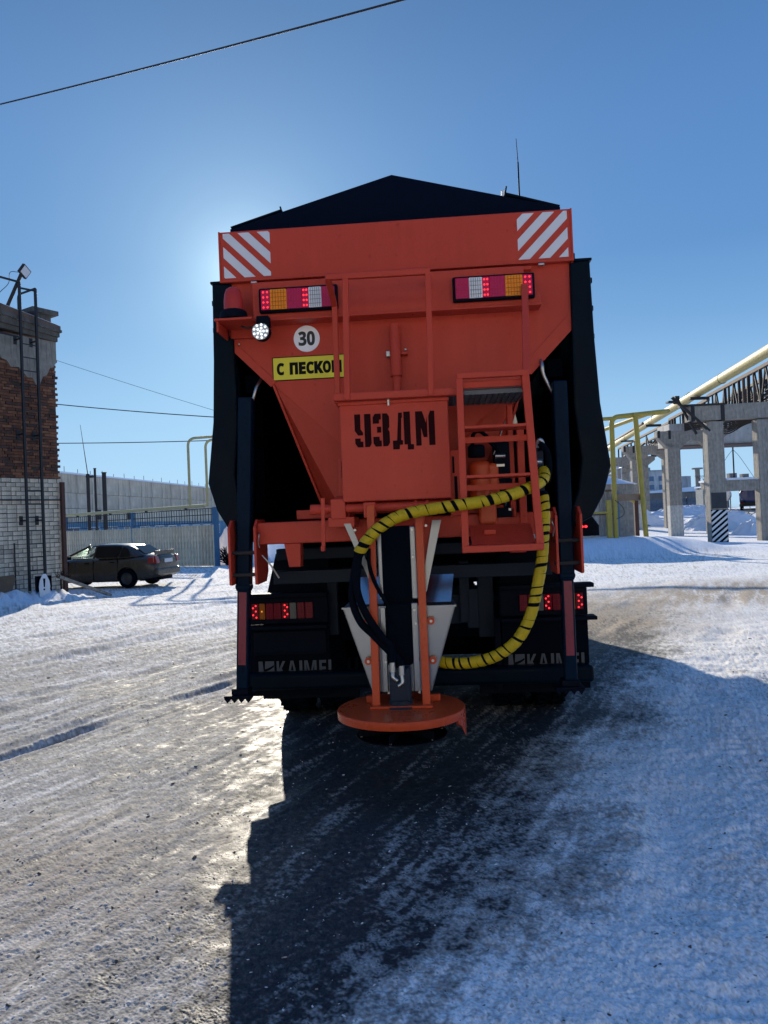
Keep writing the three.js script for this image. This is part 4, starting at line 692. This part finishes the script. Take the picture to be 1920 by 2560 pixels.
  obj('hydraulic_hose', pipe([[-.255, 1.43, .62], [-.275, 1.3, .6], [-.275, 1.2, .59], [-.235, 1.08, .57], [-.16, .95, .54], [-.1, .88, .53], [-.095, .79, .56]], .022, 60, 10), M.rubber, t);
  obj('hydraulic_hose', pipe([[-.265, 1.42, .6], [-.30, 1.28, .57], [-.31, 1.15, .56], [-.27, 1.03, .55], [-.2, .95, .53], [-.12, .86, .52], [-.06, .81, .54], [-.045, .77, .56]], .022, 60, 10), M.rubber, t);
  obj('hydraulic_hose', pipe([[-.205, 1.45, .56], [-.205, 1.34, .54], [-.17, 1.22, .5], [-.12, 1.12, .47], [-.09, 1.0, .47]], .012, 40, 8), M.rubber, t);
}

// ---------------------------------------------------------------- right side: trestle, pipes, yard beyond
{
  const spots = [[15.9, -37, 0, 'nearest concrete trestle frame with a striped column foot and low crossbeam'], [18.05, -48, 1, 'second concrete trestle frame, white-footed column left of the striped one'], [19.05, -58, 1, 'third concrete trestle frame, column standing beside the front yellow pipe leg'], [20.9, -69, 1, 'fourth concrete trestle frame, half hidden by the yellow gas pipe stand'], [22.7, -80, 1, 'farthest concrete trestle frame beside the truck body']];
  for (const [x, z, k, label] of spots) {
    const y0 = gy(x, z), f = thing('trestle_frame', label, 'trestle frame', [x, y0, z], -.02, 'frames of the pipe trestle'), top = 6.5 - y0, sp = 2.35;
    obj('column', [bx(-.39, .39, -.6, top - .75, -.28, .28, .03)], M.concrete, f);
    obj('column', [bx(sp - .39, sp + .39, -.6, top - .75, -.28, .28, .03)], M.concrete, f);
    if (!k) {
      obj('top_beam', [prism([[-1.2, top - .7], [-1.2, top], [4.6, top + .12], [4.6, top - .66]], -.3, .3, .02)], M.concrete, f);
      obj('cross_beam', [bx(.39, sp - .39, 2.4, 2.92, -.25, .25, .02)], M.concrete, f);
      obj('strap', [bx(-1.12, -.95, top - .72, top + .02, -.33, .33), bx(.28, .46, top - .74, top + .04, -.33, .33), bx(-1.5, .5, top + .0, top + .1, -.34, .34)], M.darkSteel, f);
      const st = [], w = .84, yb = .02, yt = 1.52;
      const clip = (poly, axis, lim, less) => { const o = []; for (let i = 0; i < poly.length; i++) { const a = poly[i], b = poly[(i + 1) % poly.length], ia = less ? a[axis] <= lim : a[axis] >= lim, ib = less ? b[axis] <= lim : b[axis] >= lim; if (ia) o.push(a); if (ia !== ib) { const t = (lim - a[axis]) / (b[axis] - a[axis]); o.push([a[0] + (b[0] - a[0]) * t, a[1] + (b[1] - a[1]) * t]); } } return o; };
      for (let i = -6; i < 10; i++) { let q = [[-.385, yb + i * .26], [.385, yb + .62 + i * .26], [.385, yb + .75 + i * .26], [-.385, yb + .13 + i * .26]]; q = clip(clip(q, 1, yb, false), 1, yt, true); if (q.length > 2) st.push(prism(q, .288, .292)); }
      obj('hazard_stripe', st, M.white, f);
      obj('hazard_panel', [bx(-.39, .39, 0, 1.54, .28, .288, 0)], M.black, f);
      obj('notice_panel', [bx(-.34, .37, 1.6, 2.35, .28, .3, 0)], std([.05, .055, .065], .7, 0, { map: grime }), f);
      obj('snow_cap', [bx(.44, sp - .44, 2.92, 2.97, -.22, .24, .02)], M.snow, f);
    } else {
      obj('top_beam', [prism([[-1.0, top - .35], [-1.0, top], [sp + 1.0, top], [sp + 1.0, top - .35], [sp + .42, top - .78], [sp - .42, top - .98], [sp - .8, top - .7], [.95, top - .62], [.42, top - 1.1], [-.42, top - 1.0]], -.28, .28, .02)], M.concrete, f);
      obj('strap', [bx(-.95, -.82, top - .4, top + .04, -.31, .31), bx(-.3, -.16, top - .5, top + .04, -.31, .31)], M.darkSteel, f);
      obj('white_paint', [bx(-.395, .395, -.6, 1.9, -.285, .285, .03)], M.concretePale, f);
    }
  }
  // the big lagged pipe
  const P = thing('large_pipe', 'thick yellow lagged pipe rising along the trestle to the right edge', 'pipe', [0, 0, 0]);
  obj('pipe_run', pipe([[11.3, 7.28, -8], [12.8, 7.28, -18], [14.2, 7.26, -28], [15.76, 7.2, -40.3], [17.9, 7.2, -55], [20.4, 7.3, -70], [23, 7.3, -86]], .215, 60, 16), M.pipeYellow, P);
  for (const [x, z] of [[14.9, -33.5], [15.55, -38.6], [15.7, -39.4], [16.7, -47], [18.3, -57.5]]) obj('wrap_band', [new THREE.TorusGeometry(.225, .018, 6, 20).rotateY(.14).translate(x, 7.23, z)], M.rustSteel, P);
  obj('saddle', [bx(14.85, 15.75, 6.86, 6.97, -37.2, -36.9), bx(16.45, 17.4, 6.85, 6.98, -48.2, -47.9), bx(17.95, 18.9, 6.88, 6.98, -58.2, -57.9)], M.darkSteel, P);
  const P2 = thing('thin_pipe', 'thin rusty pipe running just left of the thick yellow lagged pipe', 'pipe', [0, 0, 0]);
  obj('pipe_run', pipe([[11.2, 5.36, -33], [13.6, 5.8, -45], [16.4, 6.4, -58], [19.6, 7.0, -72]], .06, 40, 8), M.rustSteel, P2);
  // steel lattice between the frames
  const dirAt = (t) => { const z = lerp(-20, -86, t); return V(18.95 + .128 * (-37.3 - z), 0, z); };
  const off = V(.1, 0, 0);
  const truss = (z0, z1, label, yb, yt) => {
    const t0 = (z0 + 20) / -66, t1 = (z1 + 20) / -66, T = thing('steel_truss', label, 'truss', [0, 0, 0], 0, 'lattice trusses of the trestle');
    const n = 13, R = rng(Math.round(-z0));
    for (const s of [0, 1.5]) {
      const q = (t, y) => { const p = dirAt(lerp(t0, t1, t)).add(off).add(V(s, 0, 0)); p.y = y; return p; };
      obj('upper_chord', [beam(q(0, yt), q(1, yt), .2, .2)], s ? M.darkSteel : M.rustSteel, T);
      obj('lower_chord', [beam(q(0, yb), q(1, yb), .24, .2)], M.darkSteel, T);
      for (let i = 0; i <= n; i++) { if (R() < .22) continue; const j = (R() - .5) * .035, w = .08 + .1 * R(); obj('upright', [beam(q(i / n + j, yb), q(i / n + j * .3, yt), w, .1)], R() < .3 ? M.rustSteel : M.darkSteel, T); }
      for (let i = 0; i < n; i++) if (R() > .45) obj('diagonal', [beam(q(i / n, i % 2 ? yt : yb), q((i + 1) / n, i % 2 ? yb : yt), .09, .09)], M.darkSteel, T);
    }
    const g = [], q2 = (t) => dirAt(t).add(off).add(V(.75, yb + .26, 0));
    for (let k = 0; k < 16; k++) { const p = []; for (let i = 0; i <= 12; i++) { const t = i / 12, c = dirAt(lerp(t0, t1, t)).add(off).add(V(.1 + .09 * k, 0, 0)); c.y = yb + .3 + .13 * (k % 8) - .5 * Math.abs(Math.sin(t * Math.PI * (2 + (k % 3)) + k)) * .6 + .16 * R(); p.push(c); } g.push(...pipe(p, .035 + .02 * R(), 40, 6)); }
    obj('cable_bundle', g, M.darkSteel, T); obj('snow_strip', [beam(q2(t0), q2(t1), .18, .05)], M.snow, T);
    obj('lagging', [beam(dirAt(t0).add(off).add(V(.7, yb + .75, 0)), dirAt(t1).add(off).add(V(.7, yb + .75, 0)), .16, .16)], M.plaster, T);
  };
  truss(-37.4, -48, 'nearest dark lattice truss standing on the nearest concrete beam at the right edge', 6.66, 8.6);
  truss(-48, -58, 'middle dark lattice truss, behind the crossed braces, over the second concrete frame', 6.6, 8.4);
  truss(-58, -80, 'farthest dark lattice truss behind the yellow gas pipe stand', 6.6, 8.2);
  const X = thing('crossed_braces', 'two crossed black steel braces hanging at the nearest frame end', 'brace', [14.9, 6.2, -36.6]);
  obj('brace', [beam([-1.05, .75, 0], [.75, -.9, -.2], .16, .1)], M.darkSteel, X); obj('brace', [beam([-.7, .72, -.3], [.2, -1.0, -.4], .12, .1)], M.darkSteel, X);
  obj('hook_plate', [bx(-1.25, -.7, .5, .58, -.3, .1), bx(-.9, -.7, .45, .8, -.3, .05)], M.darkSteel, X);
  // cables slung under the nearest beam
  const C = thing('slung_cables', 'bundle of dark cables slung under the nearest trestle beam', 'cables', [0, 0, 0]); { const g = [], R = rng(5); for (let k = 0; k < 8; k++) g.push(...pipe([[15.0, 5.5 + .05 * k, -38.2], [15.9, 5.55 + .04 * k + .1 * R(), -37.8], [17.0, 5.25 + .09 * k, -38], [18.2, 5.75 + .04 * k, -38], [20.5, 5.95, -38]], .03, 30, 6)); obj('cable', g, M.darkSteel, C); }
  const gal = thing('overhead_gallery', 'pale blue grey box gallery seen through the nearest trestle frame', 'gallery', [25, 6.7, -53], -.02);
  obj('side_panel', [bx(-5.6, 12, -.78, .7, -1.2, 1.2, .02)], std([.55, .54, .52], .8, 0, { map: concreteFar }), gal); obj('bottom_flange', [bx(-5.7, 12, -.86, -.78, -1.25, 1.3)], M.rustSteel, gal); obj('vent_box', [bx(.6, 1.3, -1.25, -.86, .4, 1.1)], M.darkSteel, gal);
}
// yellow gas pipe stand on the snow bank
{
  const g = thing('gas_pipe_stand', 'yellow gas pipe frame with two tall legs standing on the snow bank', 'pipe', [9.1, 0, -30.5]);
  obj('leg', bent([[0, .2, 0], [.02, 5.36, 0], [2.2, 5.55, -.4], [4.5, 6.3, -6]], .1, .3, 12), M.standYellow, g);
  obj('leg', [rod([1.2, .2, 0], [1.0, 5.42, -.1], .1, 12)], M.standYellow, g);
  obj('leg', [bx(-.34, -.16, .2, 2.1, -.08, .1)], M.standYellow, g);
  obj('cross_pipe', pipe([[.1, 5.32, 0], [-2, 5.27, -.1], [-5, 5.3, -1.4], [-11.7, 6.0, -5.1]], .075, 40, 12), M.standYellow, g);
  obj('cross_pipe', bent([[.9, 5.45, -.1], [1.5, 5.46, -.15], [.4, 5.2, -6]], .085, .18, 12), M.standYellow, g);
  obj('shelf', [bx(.1, 1.15, 2.05, 2.32, -.45, -.15)], std([.36, .25, .17], .8, 0, { map: grime }), g);
  obj('rail', [bx(-1.9, -.15, 1.58, 1.66, .05, .12)], M.standYellow, g);
  obj('wire', pipe([[-.02, 2.1, .1], [.28, 1.8, .1], [.3, 1.5, .1], [.02, 1.35, .1]], .012, 16, 5), M.wire, g);
  const b = thing('brown_post', 'slim brown post under the shelf between the yellow legs', 'post', [10.42, gy(10.42, -32) - .3, -32]);
  obj('post', [bx(-.08, .08, 0, 2.0, -.08, .08)], M.brownPost, b); obj('arm', [beam([0, 1.7, 0], [-.5, 2.02, .2], .1, .1)], M.standYellow, b);
  const f = thing('sheet_enclosure', 'grey corrugated sheet enclosure at the truck right behind the yellow stand', 'fence', [5.6, .2, -31.2]);
  const sh = clean(corrugated(.76, 2.3, .19, .035)), R = rng(6);
  for (let i = 0; i < 5; i++) { const m = new THREE.Mesh(sh, i % 2 ? M.sheetGrey : std([.36, .345, .33], .6, 0, { map: concreteTex })); m.name = 'sheet'; m.position.set(i * .76, 0, (R() - .5) * .02); f.add(m); }
  const r = new THREE.Mesh(sh, M.blueSteel); r.name = 'sheet'; r.rotation.y = 1.2; r.position.set(3.8, 0, 0); f.add(r);
  obj('top_rail', [bx(0, 3.8, 2.26, 2.34, -.02, .05), bx(0, 3.8, 1.32, 1.37, .03, .07)], M.rustSteel, f);
  const t = thing('round_hut', 'pale low hut roof with railing behind the sheet enclosure', 'hut', [12.6, 0, -45]);
  obj('wall', [rod([0, -.2, 0], [0, 3.2, 0], 1.9, 28)], M.plaster, t); obj('roof', [rod([0, 3.2, 0], [0, 3.7, 0], 2.1, 28, .6)], M.snow, t);
  obj('railing', [new THREE.TorusGeometry(1.3, .03, 5, 24).rotateX(Math.PI / 2).translate(0, 4.2, 0), ...[0, 1, 2, 3, 4, 5].map((k) => rod([Math.cos(k) * 1.3, 3.4, Math.sin(k) * 1.3], [Math.cos(k) * 1.3, 4.2, Math.sin(k) * 1.3], .03, 5))], M.refl, t);
}
// the yard beyond
{
  const f = thing('panel_fence', 'low blue grey panel fence across the far snow field', 'fence', [26, 1.2, -92], -.06), R = rng(12), ms = [[.14, .18, .23], [.12, .16, .21], [.17, .21, .26]].map((c) => std(c, .75, 0, { map: concreteTex }));
  const pg = clean(bx(0, 2.42, 0, .46, -.05, .05, .01));
  for (let i = 0; i < 5; i++) for (let k = 0; k < 4; k++) { const m = new THREE.Mesh(pg, ms[Math.floor(R() * 3)]); m.name = 'panel'; m.position.set(i * 2.46, -.1 + k * .47, 0); f.add(m); }
  for (let i = 0; i <= 5; i++) obj('post', [bx(i * 2.46 - .05, i * 2.46 + .01, -.5, 1.95, -.1, .1)], M.darkSteel, f);
  const gt = thing('concrete_kiosk', 'plain pale grey kiosk box at the end of the far panel fence', 'kiosk', [35.2, 1.2, -85]);
  obj('wall', [bx(-.1, 1.9, -.4, 2.75, -2, 0, .03)], std([.33, .36, .36], .8, 0, { map: concreteTex }), gt); obj('roof', [bx(-.2, 2, 2.75, 2.87, -2.1, .1)], M.snow, gt);
  const a = thing('apartment_block', 'pale flat-roofed apartment block far behind the concrete columns', 'building', [57, 0, -180], .1);
  const wm = std([.60, .60, .60], .9, 0, { map: concreteFar }), wm2 = std([.40, .42, .45], .9, 0, { map: concreteFar });
  obj('wall', [bx(0, 9.2, 0, 10.9, -12, 0, 0), bx(-5, 0, 0, 10.3, -14, -1, 0)], wm, a); obj('wall', [bx(9.2, 16.4, 0, 9.6, -14, -2, 0)], wm2, a);
  obj('roof', [bx(-.2, 9.4, 10.9, 11.15, -12, .2, 0), bx(3, 5.5, 11.1, 12, -6, -4, 0), bx(6, 7.4, 11.1, 12, -6, -4, 0)], wm2, a);
  for (let r = 0; r < 3; r++) for (let c = 0; c < 6; c++) { const x = -4 + c * 2.3; obj('window', [bx(x, x + 1.1, 4.6 + r * 2, 5.7 + r * 2, (c < 2 ? -1 : 0), (c < 2 ? -1 : 0) + .06, 0)], c % 3 ? std([.10, .16, .24], .3) : M.white, a); }
  const s = thing('low_shed', 'low brown shed with a snowy sloping roof behind the far fence', 'shed', [43, 1.2, -112]);
  obj('wall', [bx(-8, 7, 0, 3, -8, 0, 0)], std([.28, .24, .21], .9, 0, { map: concreteFar }), s); obj('roof', [prism([[-9, 3], [8, 3], [8, 3.9], [2, 3.7]], -9, .6)], M.snow, s); obj('flue', [rod([3.4, 3, -2], [3.4, 6.3, -2], .35, 10), rod([3.4, 6.3, -2], [3.4, 6.5, -2], .8, 10)], M.plaster, s);
  const lh = thing('long_shed', 'long low snow-roofed shed below the slim mast at the right', 'shed', [33, 1.2, -71]);
  obj('roof', [bx(-2, 6, 2.95, 3.15, -5, .3, .04)], M.snow, lh); obj('wall', [bx(-1.8, 6, 2.3, 2.95, -5, 0, .02)], M.concrete, lh); for (const x of [4.5, 5.9]) obj('post', [bx(x, x + .2, -.5, 2.3, -.3, -.1)], M.concrete, lh); obj('vent', [bx(-1.0, -.3, 3.15, 3.6, -1, -.4), bx(.2, .8, 3.15, 3.5, -1, -.4)], M.plaster, lh);
  const ms2 = thing('slim_mast', 'slim guyed mast standing on the long shed roof', 'mast', [32.25, 4.35, -71]);
  obj('pole', [rod([0, 0, 0], [0, 3.9, 0], .07, 8)], M.darkSteel, ms2); for (const k of [-1, 1]) obj('guy_wire', pipe([[0, 2.6, 0], [k * .6, 1.9, 0], [k * 1.8, 0, 0]], .02, 12, 5), M.wire, ms2);
  // tanker lorry
  const t = thing('tank_lorry', 'dark blue tank lorry parked on the snow beyond the striped column', 'lorry', [35.6, gy(35.6, -75), -75], -.44), bl = phys([.012, .03, .14], .35, { clearcoat: .5 });
  const ov = new THREE.Shape(); ov.absellipse(0, 0, 1.05, .78, 0, Math.PI * 2);
  obj('tank', [new THREE.ExtrudeGeometry(ov, { depth: 7, bevelEnabled: true, bevelThickness: .25, bevelSize: .2, bevelOffset: -.2, bevelSegments: 4, curveSegments: 28 }).translate(0, 1.55, -7.5)], bl, t);
  obj('chassis', [bx(-.95, .95, .55, .8, -9, -.4), bx(-1.05, 1.05, .4, .62, -.6, -.4)], M.darkSteel, t);
  for (const x of [-.85, .85]) for (const z of [-1.3, -2.6, -7.8]) obj('wheel', [rod([x - .15, .42, z], [x + .15, .42, z], .48, 22)], M.rubber, t);
  obj('cab', [bx(-1.1, 1.1, .8, 2.6, -10.2, -8.1, .15)], bl, t); for (const x of [-.8, .8]) obj('headlight', [bx(x - .15, x + .15, .65, .78, -.4, -.36)], M.dimRed, t);
  const u = thing('white_tank_trailer', 'white tank on thin legs left of the blue tank lorry', 'tank', [33.6, gy(34, -78), -78], -.44);
  obj('tank', [rod([.5, 1.6, -4], [.5, 1.6, 0], .8, 24), new THREE.SphereGeometry(.8, 24, 12).scale(1, 1, .3).translate(.5, 1.6, 0)], M.white, u);
  for (let k = 0; k < 6; k++) obj('leg', [rod([-.2 + k * .28, -.3, -.3 - (k % 2)], [-.2 + k * .28, 1.3, -.3 - (k % 2)], .06, 6)], M.plaster, u);
  const tree = thing('bare_tree', 'small bare tree in front of the brown shed', 'tree', [40, gy(40, -98), -98]), q = rng(15), gs = [];
  const grow = (p, d, l, r, n) => { const e = p.clone().addScaledVector(d, l); gs.push(rod(p, e, r, 5, r * .65)); if (n) for (let i = 0; i < 3; i++) grow(e, d.clone().add(V(q() - .5, q() * .3, q() - .5).multiplyScalar(1.3)).normalize(), l * .7, r * .6, n - 1); };
  obj('trunk', [rod([0, -.3, 0], [0, 1.2, 0], .12, 8, .09)], M.rustSteel, tree); grow(V(0, 1.1, 0), V(.1, 1, 0), 1.2, .08, 4); obj('crown', gs, M.rustSteel, tree);
  for (const [x, z, h, label] of [[30, -66, 0, 'small heap of broken branches in the snow by the third column'], [19.6, -62, 0, 'heap of pale planks and branches between the yellow legs']]) { const b = thing('branch_heap', label, 'branch heap', [x, gy(x, z), z]), g = []; for (let i = 0; i < 40; i++) { const a = V((q() - .5) * 2.4, q() * .7, (q() - .5)); g.push(rod(a, a.clone().add(V((q() - .5) * 1.6, (q() - .3) * .5, (q() - .5) * .6)), .03, 5)); } obj('branches', g, M.plaster, b); }
}
// ---------------------------------------------------------------- parked saloon car
{
  const az = 12 * D2R;   // front points left and slightly away
  const c = thing('parked_car', 'dark brown saloon car parked beside the brick building corner', 'car', [-7.85, -.115, -24.72], 0);
  // local x runs to the front, z to the near side; origin at the near rear wheel
  c.rotation.y = Math.PI - az; // local +x -> world -x
  const paint = phys([.068, .058, .044], .42, { clearcoat: .3, clearcoatRoughness: .2, map: grime, roughnessMap: grimeRough, specularIntensity: .6 });
  const st = [  // x, half width, floor, shoulder height, centre height
    [-.98, .60, .42, .70, .86], [-.95, .72, .36, .74, .95], [-.86, .78, .30, .80, 1.0], [-.6, .82, .26, .86, 1.02], [-.3, .83, .22, .88, 1.03], [0, .835, .2, .88, 1.0], [.5, .835, .2, .87, .96], [1.2, .835, .2, .86, .95], [1.9, .835, .2, .84, .95], [2.25, .83, .2, .82, .94], [2.7, .82, .22, .78, .88], [3.1, .76, .26, .70, .78], [3.22, .62, .34, .6, .66]];
  const ring = ([x, w, f, s, t]) => [[x, f, 0], [x, f, w * .9], [x, f + .1, w * .97], [x, (f + s) / 2, w], [x, s - .1, w * .985], [x, s, w * .94], [x, s + (t - s) * .7, w * .8], [x, t, w * .45], [x, t + .005, 0]];
  const pos = [], idx = [], nR = 16;
  for (const s of st) { const r = ring(s); const full = [...r, ...r.slice(1, -1).reverse().map(([x, y, z]) => [x, y, -z])]; full.forEach((p) => pos.push(...p)); }
  const NR = pos.length / 3 / st.length;
  for (let i = 0; i < st.length - 1; i++) for (let j = 0; j < NR; j++) { const a = i * NR + j, b = i * NR + (j + 1) % NR, e = a + NR, g = b + NR; idx.push(a, e, b, b, e, g); }
  const cap = (i, flip) => { const k = pos.length / 3; let cy = 0, cx = pos[i * NR * 3]; for (let j = 0; j < NR; j++) cy += pos[(i * NR + j) * 3 + 1] / NR; pos.push(cx, cy, 0); for (let j = 0; j < NR; j++) { const a = i * NR + j, b = i * NR + (j + 1) % NR; flip ? idx.push(k, b, a) : idx.push(k, a, b); } };
  cap(0, false); cap(st.length - 1, true);
  let body = new THREE.BufferGeometry(); body.setAttribute('position', new THREE.Float32BufferAttribute(pos, 3)); body.setIndex(idx); body.computeVertexNormals();
  body.setAttribute('uv', new THREE.Float32BufferAttribute(new Float32Array(pos.length / 3 * 2), 2));
  const ev = new Evaluator(); ev.attributes = ['position', 'normal', 'uv']; let br = new Brush(body, paint); br.updateMatrixWorld();
  for (const x of [0, 2.44]) for (const s of [-1, 1]) { const k = new Brush(new THREE.CylinderGeometry(.345, .345, .5, 32).rotateX(Math.PI / 2).translate(x, .31, s * .82), paint); k.updateMatrixWorld(); br = ev.evaluate(br, k, SUBTRACTION); }
  obj('body', [br.geometry], paint, c);
  // cabin
  const cs = [[-.52, .62, .98, 1.02, .60], [-.15, .68, .95, 1.24, .56], [.1, .71, .94, 1.335, .55], [.5, .73, .93, 1.375, .555], [1.05, .735, .93, 1.385, .56], [1.35, .73, .93, 1.355, .555], [1.75, .715, .93, 1.2, .57], [2.2, .66, .92, .97, .60]];
  const cp = [], ci = []; for (const [x, w, y0, y1, wt] of cs) [[x, y0, w + .06], [x, Math.min(y1 - .02, y0 + .02), w + .055], [x, Math.max(y0 + .01, y1 - .07), wt + .02], [x, y1 - .015, wt - .06], [x, y1, 0], [x, y1 - .015, -wt + .06], [x, Math.max(y0 + .01, y1 - .07), -wt - .02], [x, Math.min(y1 - .02, y0 + .02), -w - .055], [x, y0, -w - .06]].forEach((p) => cp.push(...p));
  for (let i = 0; i < cs.length - 1; i++) for (let j = 0; j < 8; j++) { if (i >= 4 && (j === 1 || j === 6 || (i >= 5 && j > 1 && j < 6))) continue; const a = i * 9 + j, b = a + 1, e = a + 9, g = b + 9; ci.push(a, e, b, b, e, g); }
  const cab = new THREE.BufferGeometry(); cab.setAttribute('position', new THREE.Float32BufferAttribute(cp, 3)); cab.setIndex(ci); cab.computeVertexNormals();
  obj('cabin', [cab], paint, c);
  const dark = phys([.010, .011, .012], .04, { specularIntensity: .35 }), clear = phys([.75, .82, .8], .05, { transmission: 1, thickness: 0 });
  // window panes stand 4 mm proud of the pillars
  const side = (x, y, s) => { const t = (y - .95) / .36; return [x, y, s * (lerp(.79, .60, t) + .008)]; };
  for (const s of [1, -1]) {
    const q = (l) => slab(...(s > 0 ? l : [l[1], l[0], l[3], l[2]]).map(([x, y]) => side(x, y, s)), .006);
    obj('window', [q([[1.98, .97], [1.17, .97], [1.17, 1.30], [1.5, 1.28]])], clear, c);
    obj('window', [q([[1.1, .97], [.32, .97], [.24, 1.30], [1.1, 1.32]])], dark, c);
    obj('window', [q([[.26, .97], [-.12, 1.0], [.02, 1.22], [.18, 1.29]])], dark, c);
    obj('door_handle', [bx(.42, .56, .8, .83, s > 0 ? .82 : -.85, s > 0 ? .85 : -.82)], M.black, c); obj('door_handle', [bx(1.28, 1.42, .79, .82, s > 0 ? .82 : -.85, s > 0 ? .85 : -.82)], M.black, c);
    obj('door_gap', [bx(1.13, 1.14, .28, .9, s > 0 ? .80 : -.838, s > 0 ? .838 : -.80, 0), bx(.3, .306, .42, .9, s > 0 ? .80 : -.838, s > 0 ? .838 : -.80, 0), bx(2.0, 2.006, .3, .86, s > 0 ? .80 : -.835, s > 0 ? .835 : -.80, 0)], M.black, c);
    obj('mirror', [bx(1.86, 2.0, .93, 1.04, s > 0 ? .84 : -1.0, s > 0 ? 1.0 : -.84, .04)], M.black, c);
    const tl = obj('tail_light', [beam([-.955, .73, s * .66], [-.90, .95, s * .66], .2, .1, [0, 0, 1]), bx(-.92, -.72, .74, .94, s * .79 - .035, s * .79 + .035, .03)], phys([.3, .02, .02], .2, { clearcoat: .6 }), c);
  }
  obj('pillar', [1, -1].flatMap((s) => [beam([2.22, .96, s * .71], [1.38, 1.335, s * .54], .05, .06), beam([1.13, .95, s * .79], [1.11, 1.33, s * .6], .05, .05)]), paint, c);
  obj('rear_window', [slab([-.475, 1.05, .52], [-.475, 1.05, -.52], [-.10, 1.305, -.48], [-.10, 1.305, .48], -.012)], dark, c);
  obj('windscreen', [slab([2.18, .995, .55], [2.18, .995, -.55], [1.42, 1.33, -.5], [1.42, 1.33, .5], .008)], clear, c);
  obj('spoiler', [beam([-.86, 1.06, .62], [-.86, 1.06, -.62], .03, .14)], paint, c);
  obj('bumper', [bx(-1.02, -.7, .36, .58, -.76, .76, .07)], paint, c);
  obj('licence_plate', [bx(-1.0, -.985, .74, .86, -.26, .26, 0)], M.refl, c);
  obj('exhaust', [rod([-.98, .25, -.45], [-.5, .25, -.45], .03), rod([-1.0, .25, -.38], [-.5, .25, -.38], .03), bx(-.85, -.3, .2, .3, -.6, .5)], M.black, c);
  for (const x of [0, 2.44]) for (const s of [-1, 1]) {
    const w = obj('wheel', [lathe([[.19, -.09], [.27, -.095], [.292, -.07], [.298, 0], [.292, .07], [.27, .095], [.19, .09]], 36).rotateX(Math.PI / 2).translate(x, .298, s * .74)], M.rubber, c);
    obj('rim', [lathe([[0, .03], [.06, .04], [.12, .0], [.17, .03], [.19, .085], [.2, .08], [.19, -.05], [0, -.05]], 30).rotateX(s * Math.PI / 2).translate(x, .298, s * .74)], std([.06, .06, .06], .5, .5), w);
  }
  obj('interior', [bx(.6, 2.0, .3, .95, -.6, .6), bx(.9, 1.1, .5, 1.1, .2, .6), bx(.9, 1.1, .5, 1.1, -.6, -.2)], M.black, c);
}
scene.traverse((o) => { if (o.isMesh) { o.castShadow = true; o.receiveShadow = true; } });
renderer.render(scene, camera);
